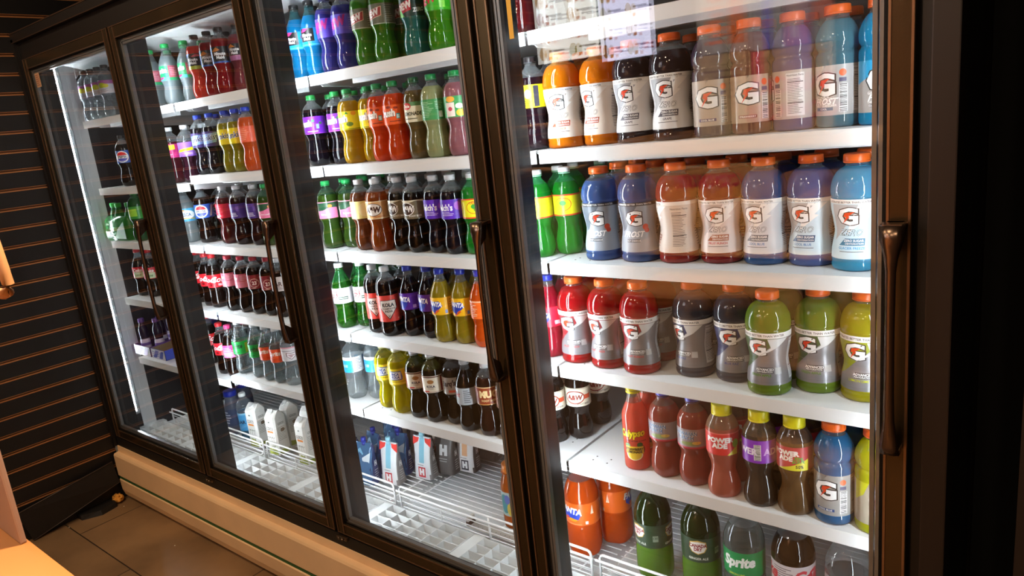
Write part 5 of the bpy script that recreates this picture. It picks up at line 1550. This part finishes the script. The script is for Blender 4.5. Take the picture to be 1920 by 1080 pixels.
SECN = {1: 'leftmost', 2: 'second', 3: 'third', 4: 'rightmost'}
rk = None
fp = None
for s in range(4):
    x0 = s * W + (.005 if s else -.10)
    t = empty('wire_rack', (s * W, 0, DECK))
    if rk is None:
        rk = t
        bm = bmesh.new()
        y = .272
        while y < .75:
            tube(bm, [(.006, y, -.0005), (W - .008, y, -.0005)], .0016, 6)
            y += .0245
        finish('rack_wires', bm, WHITE_WIRE, t)
        for xx in (.012, .39, W - .066):
            bm = bmesh.new()
            tube(bm, [(xx, .266, -.005), (xx, .755, -.005)], .0026, 6)
            finish('cross_rod', bm, WHITE_WIRE, t)
    else:
        for ch in rk.children:
            c = ch.copy(); COL.objects.link(c); c.parent = t
    tag(t, f'white wire floor rack in the well of the {SECN[s + 1]} section', 'wire rack', 'white wire racks in the well')
    t = empty('wire_fence', (s * W, .252, DECK))
    if fp is None:
        fp = t
        a, c = .014, W - .014
        bm = bmesh.new()
        tube(bm, [(a, 0, 0), (a, 0, .066), (a + .003, 0, .073), (a + .010, 0, .077), (c - .010, 0, .077), (c - .003, 0, .073), (c, 0, .066), (c, 0, 0)], .0036, 10)
        finish('top_rail', bm, WHITE_WIRE, t)
        bm = bmesh.new()
        tube(bm, [(a - .010, -.006, .060), (c + .010, -.006, .060)], .0036, 8)
        finish('front_rail', bm, WHITE_WIRE, t)
        for z in (.042, .022, .004):
            bm = bmesh.new()
            tube(bm, [(a, 0, z), (c, 0, z)], .0017, 6)
            finish('thin_wire', bm, WHITE_WIRE, t)
        bm = bmesh.new()
        tube(bm, [(a + (c - a) * .52, 0, 0), (a + (c - a) * .52, 0, .075)], .0034, 8)
        finish('upright', bm, WHITE_WIRE, t)
        bm = bmesh.new()
        tube(bm, [(a + (c - a) * .25, 0, 0), (a + (c - a) * .25, 0, .045)], .002, 8)
        finish('thin_upright', bm, WHITE_WIRE, t)
    else:
        for ch in fp.children:
            c = ch.copy(); COL.objects.link(c); c.parent = t
    tag(t, f'low white wire fence along the front of the {SECN[s + 1]} section well', 'wire fence', 'white wire fences in the well')

# metal shelf standards lying in the well of the third section
for i, (x, y, rz, lab) in enumerate([(1.965, .285, .05, 'slotted white metal strip lying flat behind the third fence')]):
    t = empty('slotted_strip', (x, y, DECK + .004), rz)
    bm = bmesh.new()
    box(bm, -.10, .10, -.018, .018, 0, .004, 0, .001)
    for k in range(11):
        for yy in (-.008, .008):
            box(bm, -.087 + .0172 * k, -.085 + .0172 * k, yy - .0016, yy + .0016, .0041, .0044, 1)
    finish('strip_body', bm, [mat('cream_slotted_metal', 'd8d2c8', .4), mat('dark_hole', '4a4440', .8)], t)
    for sx in (-.104, .104):
        bm = bmesh.new()
        box(bm, sx - .005, sx + .005, -.016, .016, 0, .030, 0, .002)
        box(bm, sx - .006, sx + .006, -.0165, .0165, .004, .018, 1, .001)
        finish('end_clip', bm, [mat('cream_slotted_metal', 'd8d2c8', .4), mat('brown_clip', '4a3428', .5)], t)
    tag(t, lab, 'metal strip')

# ------------------------------------------------------------------ floor clutter and foreground
t = empty('fallen_baseboard', (0, -.23, FZ))
bm = bmesh.new()
v = [(-.012, -.197, .216 - FZ), (-.012, .190, .270 - FZ), (.000, .196, .171 - FZ), (-.008, -.166, .002)]
a = [bm.verts.new(p_) for p_ in v]
c = [bm.verts.new((p_[0] + .006, p_[1], p_[2] + .001)) for p_ in v]
bm.faces.new(a[::-1]); bm.faces.new(c)
for k in range(4):
    bm.faces.new((a[k], a[(k + 1) % 4], c[(k + 1) % 4], c[k]))
finish('board', bm, mat('black_vinyl_board', '15100d', .5, noise=.2), t)
bm = bmesh.new()
tube(bm, [(-.004, -.197, .217 - FZ), (-.004, .190, .271 - FZ)], .0020, 6)
finish('board_edge', bm, mat('scuffed_edge', '4a3c34', .5), t)
bm = bmesh.new()
tube(bm, [(.000, -.166, .004), (.007, .196, .172 - FZ)], .0014, 6)
finish('board_edge', bm, mat('scuffed_edge', '4a3c34', .5), t)
tag(t, 'loose black baseboard plank leaning against the slatted wall', 'baseboard')
bm = bmesh.new()
lo = [bm.verts.new(p_) for p_ in ((-.030, -.215, FZ), (.010, -.215, FZ), (.048, -.145, FZ), (.030, -.075, FZ), (-.030, -.070, FZ))]
hi = [bm.verts.new((q.co.x * .9 - .003, q.co.y, FZ + .022)) for q in lo]
bm.faces.new(lo[::-1]); bm.faces.new(hi)
for k in range(5):
    bm.faces.new((lo[k], lo[(k + 1) % 5], hi[(k + 1) % 5], hi[k]))
o = finish('kick_block', bm, mat('black_block', '0e0a08', .6))
tag(o, 'low black block on the floor beneath the leaning plank', 'block')
bm = bmesh.new()
bmesh.ops.create_icosphere(bm, subdivisions=4, radius=.019)
from mathutils import noise as MN
for v in bm.verts:
    n = MN.fractal(v.co * 60, 1, 2, 4) * .008 + MN.noise(v.co * 150) * .004
    v.co += v.normal * n
    v.co.x *= 1.15
    v.co.z *= .95
for f in bm.faces:
    f.smooth = True
bmesh.ops.translate(bm, verts=bm.verts, vec=(.0, .0, .0))
zmin = min(v.co.z for v in bm.verts)
o = finish('foam_lump', bm, mat('yellow_foam', 'd09038', .9, noise=.35, nscale=60), None, (-.003, -.055, FZ - zmin))
tag(o, 'yellow expanding-foam lump in the corner by the cooler bumper', 'foam lump')
for x, y, lab in [(.03, -.095, 'tiny white crumb nearest the yellow foam lump'), (.06, -.06, 'tiny white crumb on the floor by the bumper corner'), (.02, -.27, 'tiny white crumb on the floor by the black block'), (.60, -.10, 'tiny white crumb on the tiles under the bumper')]:
    bm = bmesh.new()
    bmesh.ops.create_icosphere(bm, subdivisions=1, radius=.0026)
    for v in bm.verts:
        v.co.z = v.co.z * .6 + .0015
    o = finish('crumb', bm, mat('white_crumb', 'e8e4dc', .8), None, (x, y, FZ))
    tag(o, lab, 'crumb', 'white crumbs on the tiles')
bm = bmesh.new()
tube(bm, [(.72, -.36, FZ + .0022), (.76, -.375, FZ + .0024), (.795, -.41, FZ + .0022)], .0022, 6)
o = finish('twig', bm, mat('dark_twig', '1c120c', .8))
tag(o, 'short dark curved scrap lying on the floor tiles', 'scrap')

# counter in the near left corner: warm laminate top and a pale upright post
t = empty('counter', (1.4, -1.0, 0))
bm = bmesh.new()
pts = [(1.62, -.775), (2.145, -.842), (2.40, -.95), (2.42, -1.28), (1.60, -1.28)]


def prism(bm, pts, z0, z1, mi=0):
    lo = [bm.verts.new((x, y, z0)) for x, y in pts]
    hi = [bm.verts.new((x, y, z1)) for x, y in pts]
    f = bm.faces.new(lo[::-1]); f.material_index = mi
    f = bm.faces.new(hi); f.material_index = mi
    n = len(pts)
    for k in range(n):
        f = bm.faces.new((lo[k], lo[(k + 1) % n], hi[(k + 1) % n], hi[k])); f.material_index = mi


CT = [(1.614, -0.843),(2.142, -0.843),(2.354, -0.842),(2.562, -0.937),(2.255, -1.132)]
CT = [(x - 1.4, y + 1.0) for x, y in CT]
prism(bm, CT, .915, .95)
finish('counter_top', bm, mat('warm_laminate', '94602f', .5, noise=.05, nscale=5), t)
bm = bmesh.new()
cx_ = sum(p_[0] for p_ in CT) / len(CT); cy_ = sum(p_[1] for p_ in CT) / len(CT)
prism(bm, [(cx_ + (x - cx_) * .9, cy_ + (y - cy_) * .9) for x, y in CT], FZ, .915)
finish('counter_body', bm, mat('cream_panel', 'b89a80', .6), t)
tag(t, 'out-of-focus counter with a warm orange laminate top in the near corner', 'counter')
# pale upright panel on the counter and the rounded tan loop of a countertop rack at the left edge
t = empty('upright_board', (1.952, -.850, .95))
bm = bmesh.new()
box(bm, -.16, 0, -.006, .004, 0, .30, 0, .003)
finish('panel_body', bm, mat('pale_post_plastic', '8f7464', .5), t)
bm = bmesh.new()
box(bm, -.0315, -.0295, .0035, .0048, 0, .30)
finish('panel_seam', bm, mat('panel_seam', '9a7c66', .6), t)
tag(t, 'pale upright panel standing on the counter at the left picture edge', 'panel')
t = empty('display_rack', (1.66, -.80, .95))
bm = bmesh.new()
tube(bm, [(0, -.06, 0), (0, -.06, .20), (0, -.06, .41), (.010, -.05, .424), (.06, -.02, .424), (.24, 0, .424), (.355, 0, .425), (.376, 0, .430), (.387, 0, .444), (.384, 0, .462), (.370, 0, .53), (.356, 0, .56), (.33, 0, .57), (.10, 0, .57), (0, -.06, .56), (0, -.06, .43)], .0085, 10)
finish('rack_loop', bm, mat('tan_coated_wire', '9a6c42', .45), t)
bm = bmesh.new()
tube(bm, [(0, -.06, 0), (0, -.06, .004)], .03, 20)
finish('rack_foot', bm, mat('tan_coated_wire', '9a6c42', .45), t)
tag(t, 'tan rounded wire loop of a countertop rack at the left edge', 'display rack')


# ------------------------------------------------------------------ the aisle behind the photographer, seen only as reflections in the glass
YD = -1.45


def rbox(name, x0, x1, z0, z1, dep, side, prints, label, cat, grp=None):
    """a carton on the display; its printed face looks towards the cooler (+y)"""
    t = empty(name, ((x0 + x1) / 2, YD - dep / 2, z0))
    hx = (x1 - x0) / 2
    bm = bmesh.new()
    box(bm, -hx, hx, -dep / 2, dep / 2, 0, z1 - z0, 0, .002)
    finish('carton_body', bm, mat('display_carton', side, .55), t)
    if prints:
        bm, ms = decal_mesh(prints, flat_place(0, dep / 2, 0, (-1, 0, 0), (0, 0, 1), (0, 1, 0)), z1 - z0, [], step=5)
        finish('front_print', bm, ms, t)
    tag(t, label, cat, grp)
    return t


# price boards; glow added to face and print to brighten their reflection
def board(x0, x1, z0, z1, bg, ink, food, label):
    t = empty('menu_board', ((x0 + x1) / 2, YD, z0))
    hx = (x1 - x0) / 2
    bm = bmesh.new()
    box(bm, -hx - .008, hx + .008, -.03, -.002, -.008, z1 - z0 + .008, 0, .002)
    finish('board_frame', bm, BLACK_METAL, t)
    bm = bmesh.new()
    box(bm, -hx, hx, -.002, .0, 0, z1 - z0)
    finish('added_glow_face', bm, emit_mat('menu_face_added_glow', lin(bg), 11.0), t)
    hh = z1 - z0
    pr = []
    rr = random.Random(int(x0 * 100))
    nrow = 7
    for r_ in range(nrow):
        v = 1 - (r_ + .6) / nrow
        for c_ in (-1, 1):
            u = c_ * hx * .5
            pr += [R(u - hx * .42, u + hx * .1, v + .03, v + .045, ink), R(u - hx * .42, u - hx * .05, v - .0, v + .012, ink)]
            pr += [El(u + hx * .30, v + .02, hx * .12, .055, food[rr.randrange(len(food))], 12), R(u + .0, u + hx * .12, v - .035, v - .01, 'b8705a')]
    bm, ms = decal_mesh(pr, flat_place(0, .001, 0, (-1, 0, 0), (0, 0, 1), (0, 1, 0)), hh, [], step=5, ink=lambda c: emit_mat('menu_ink_added_glow', lin(c), 7.5))
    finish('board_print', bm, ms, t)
    tag(t, label, 'menu board', 'menu boards with added glow behind the camera')


board(1.43, 1.735, 1.765, 2.25, 'd2cdc4', '6a5a50', ['c08a4a', '9a5a3a', '8a7a3a', 'd0a878'], 'menu board with added glow and food pictures, mirrored in the rightmost door glass')
board(1.745, 1.965, 1.735, 2.22, 'c8c4dc', '6a6488', ['c0a06a', '8a6a4a', 'b8b0a0'], 'narrow bluish menu board with added glow beside the wider one, mirrored in glass')
# shelf unit with snack boxes
t = empty('snack_display', (2.4, YD - .2, 0))
for z in (.12, .55, .98, 1.385):
    bm = bmesh.new()
    box(bm, -.62, .62, -.2, .2, z - .03, z, 0, .003)
    finish('display_shelf', bm, mat('light_wood_shelf', 'b88a58', .5, noise=.2, nscale=12, stretch=(.2, 1, 1)), t)
for sx in (-.62, .62):
    bm = bmesh.new()
    box(bm, sx - .015, sx + .015, -.2, .2, FZ, 1.42)
    finish('display_side', bm, mat('light_wood_shelf', 'a87c50', .5, noise=.2, nscale=12), t)
bm = bmesh.new()
box(bm, -.62, .62, -.21, -.2, FZ, 1.42)
finish('display_back', bm, mat('display_back', '6a4a30', .7), t)
tag(t, 'light wooden snack display shelf behind the camera, mirrored in the glass', 'display shelf')
rbox('snack_box', 2.13, 2.33, 1.386, 1.70, .2, 'a89478', [R(-.09, .09, .08, .9, '9a8a70')] + lines(-.08, .08, .4, .85, 6, '5a4a38', .3), 'brown snack carton on the top of the wooden display, left end', 'snack box', 'snack boxes on the display')
rbox('snack_box', 2.34, 2.62, 1.386, 1.69, .2, 'b08e6a', [T('SNACKS', 0, .6, .2, '9a4040', .05), T('COOKIES', 0, .3, .2, '9a4040', .05), R(.10, .13, .6, 1, 'c83a5a')], 'tan snack carton with red lettering on top of the wooden display', 'snack box', 'snack boxes on the display')
rbox('snack_box', 2.15, 2.34, 1.703, 1.97, .15, 'cfd2dc', [R(-.08, -.02, .1, .9, 'd2764a')] + lines(.0, .08, .1, .9, 9, 'c06a48', .5), 'white and orange snack box stacked on the brown carton', 'snack box', 'snack boxes on the display')
rbox('snack_box', 2.345, 2.455, 1.693, 1.96, .15, 'c8cce0', [R(-.015, .01, .0, 1, '6a6ad0')] + lines(.015, .05, .1, .9, 10, '8a8aa8', .5), 'white and blue snack box stacked on the tan carton', 'snack box', 'snack boxes on the display')
rbox('snack_box', 2.46, 2.545, 1.693, 1.94, .15, 'c0a4c4', [R(-.04, .04, .0, .3, 'b87aa6'), R(.0, .02, .1, .9, 'e0c8d8')], 'purple snack box standing at the right of the stack', 'snack box', 'snack boxes on the display')
rbox('snack_box', 2.552, 2.618, 1.693, 1.90, .15, 'd4dce8', [R(-.033, .033, .35, .62, 'e88a80')], 'pale blue snack box with a pink band, rightmost of the stack', 'snack box', 'snack boxes on the display')
rbox('cookie_box', 1.90, 2.42, .985, 1.30, .3, '8a6038', [El(.1, .5, .12, .3, 'b07c40'), El(-.1, .45, .11, .3, 'a87438'), T('COOKIES', 0, .82, .16, '8a2c34', .05)], 'wide brown cookie box on the third display shelf', 'snack box', 'snack boxes on the display')
rbox('cookie_box', 2.44, 2.86, .985, 1.26, .3, '6a4428', [El(.05, .5, .13, .32, '9a6c38'), T('SWEET', -.05, .8, .16, '8a2c34', .05)], 'dark brown cookie box beside the wide one on the display', 'snack box', 'snack boxes on the display')
rbox('cookie_box', 1.90, 2.50, .552, .86, .3, 'a87c4c', [El(.1, .5, .14, .3, 'c09050'), El(-.14, .5, .12, .3, 'b88444'), P([(-.25, .0), (-.2, .0), (.2, 1), (.15, 1)], 'c8a074')], 'tan cookie box with a diagonal stripe on the display', 'snack box', 'snack boxes on the display')
rbox('cookie_box', 2.52, 2.90, .552, .84, .3, '7a5a38', [El(.05, .5, .13, .32, 'b08448'), P([(-.15, .0), (-.1, .0), (.1, 1), (.05, 1)], 'a88458')], 'brown striped cookie box at the right of the lower display', 'snack box', 'snack boxes on the display')
area('added_display_light', (2.3, -.35, 2.6), .12, 34.0, (1.0, .76, .55), (-.65, 0, 0)).data.spread = 1.2  # added unseen light, aimed at the snack display so its reflection shows
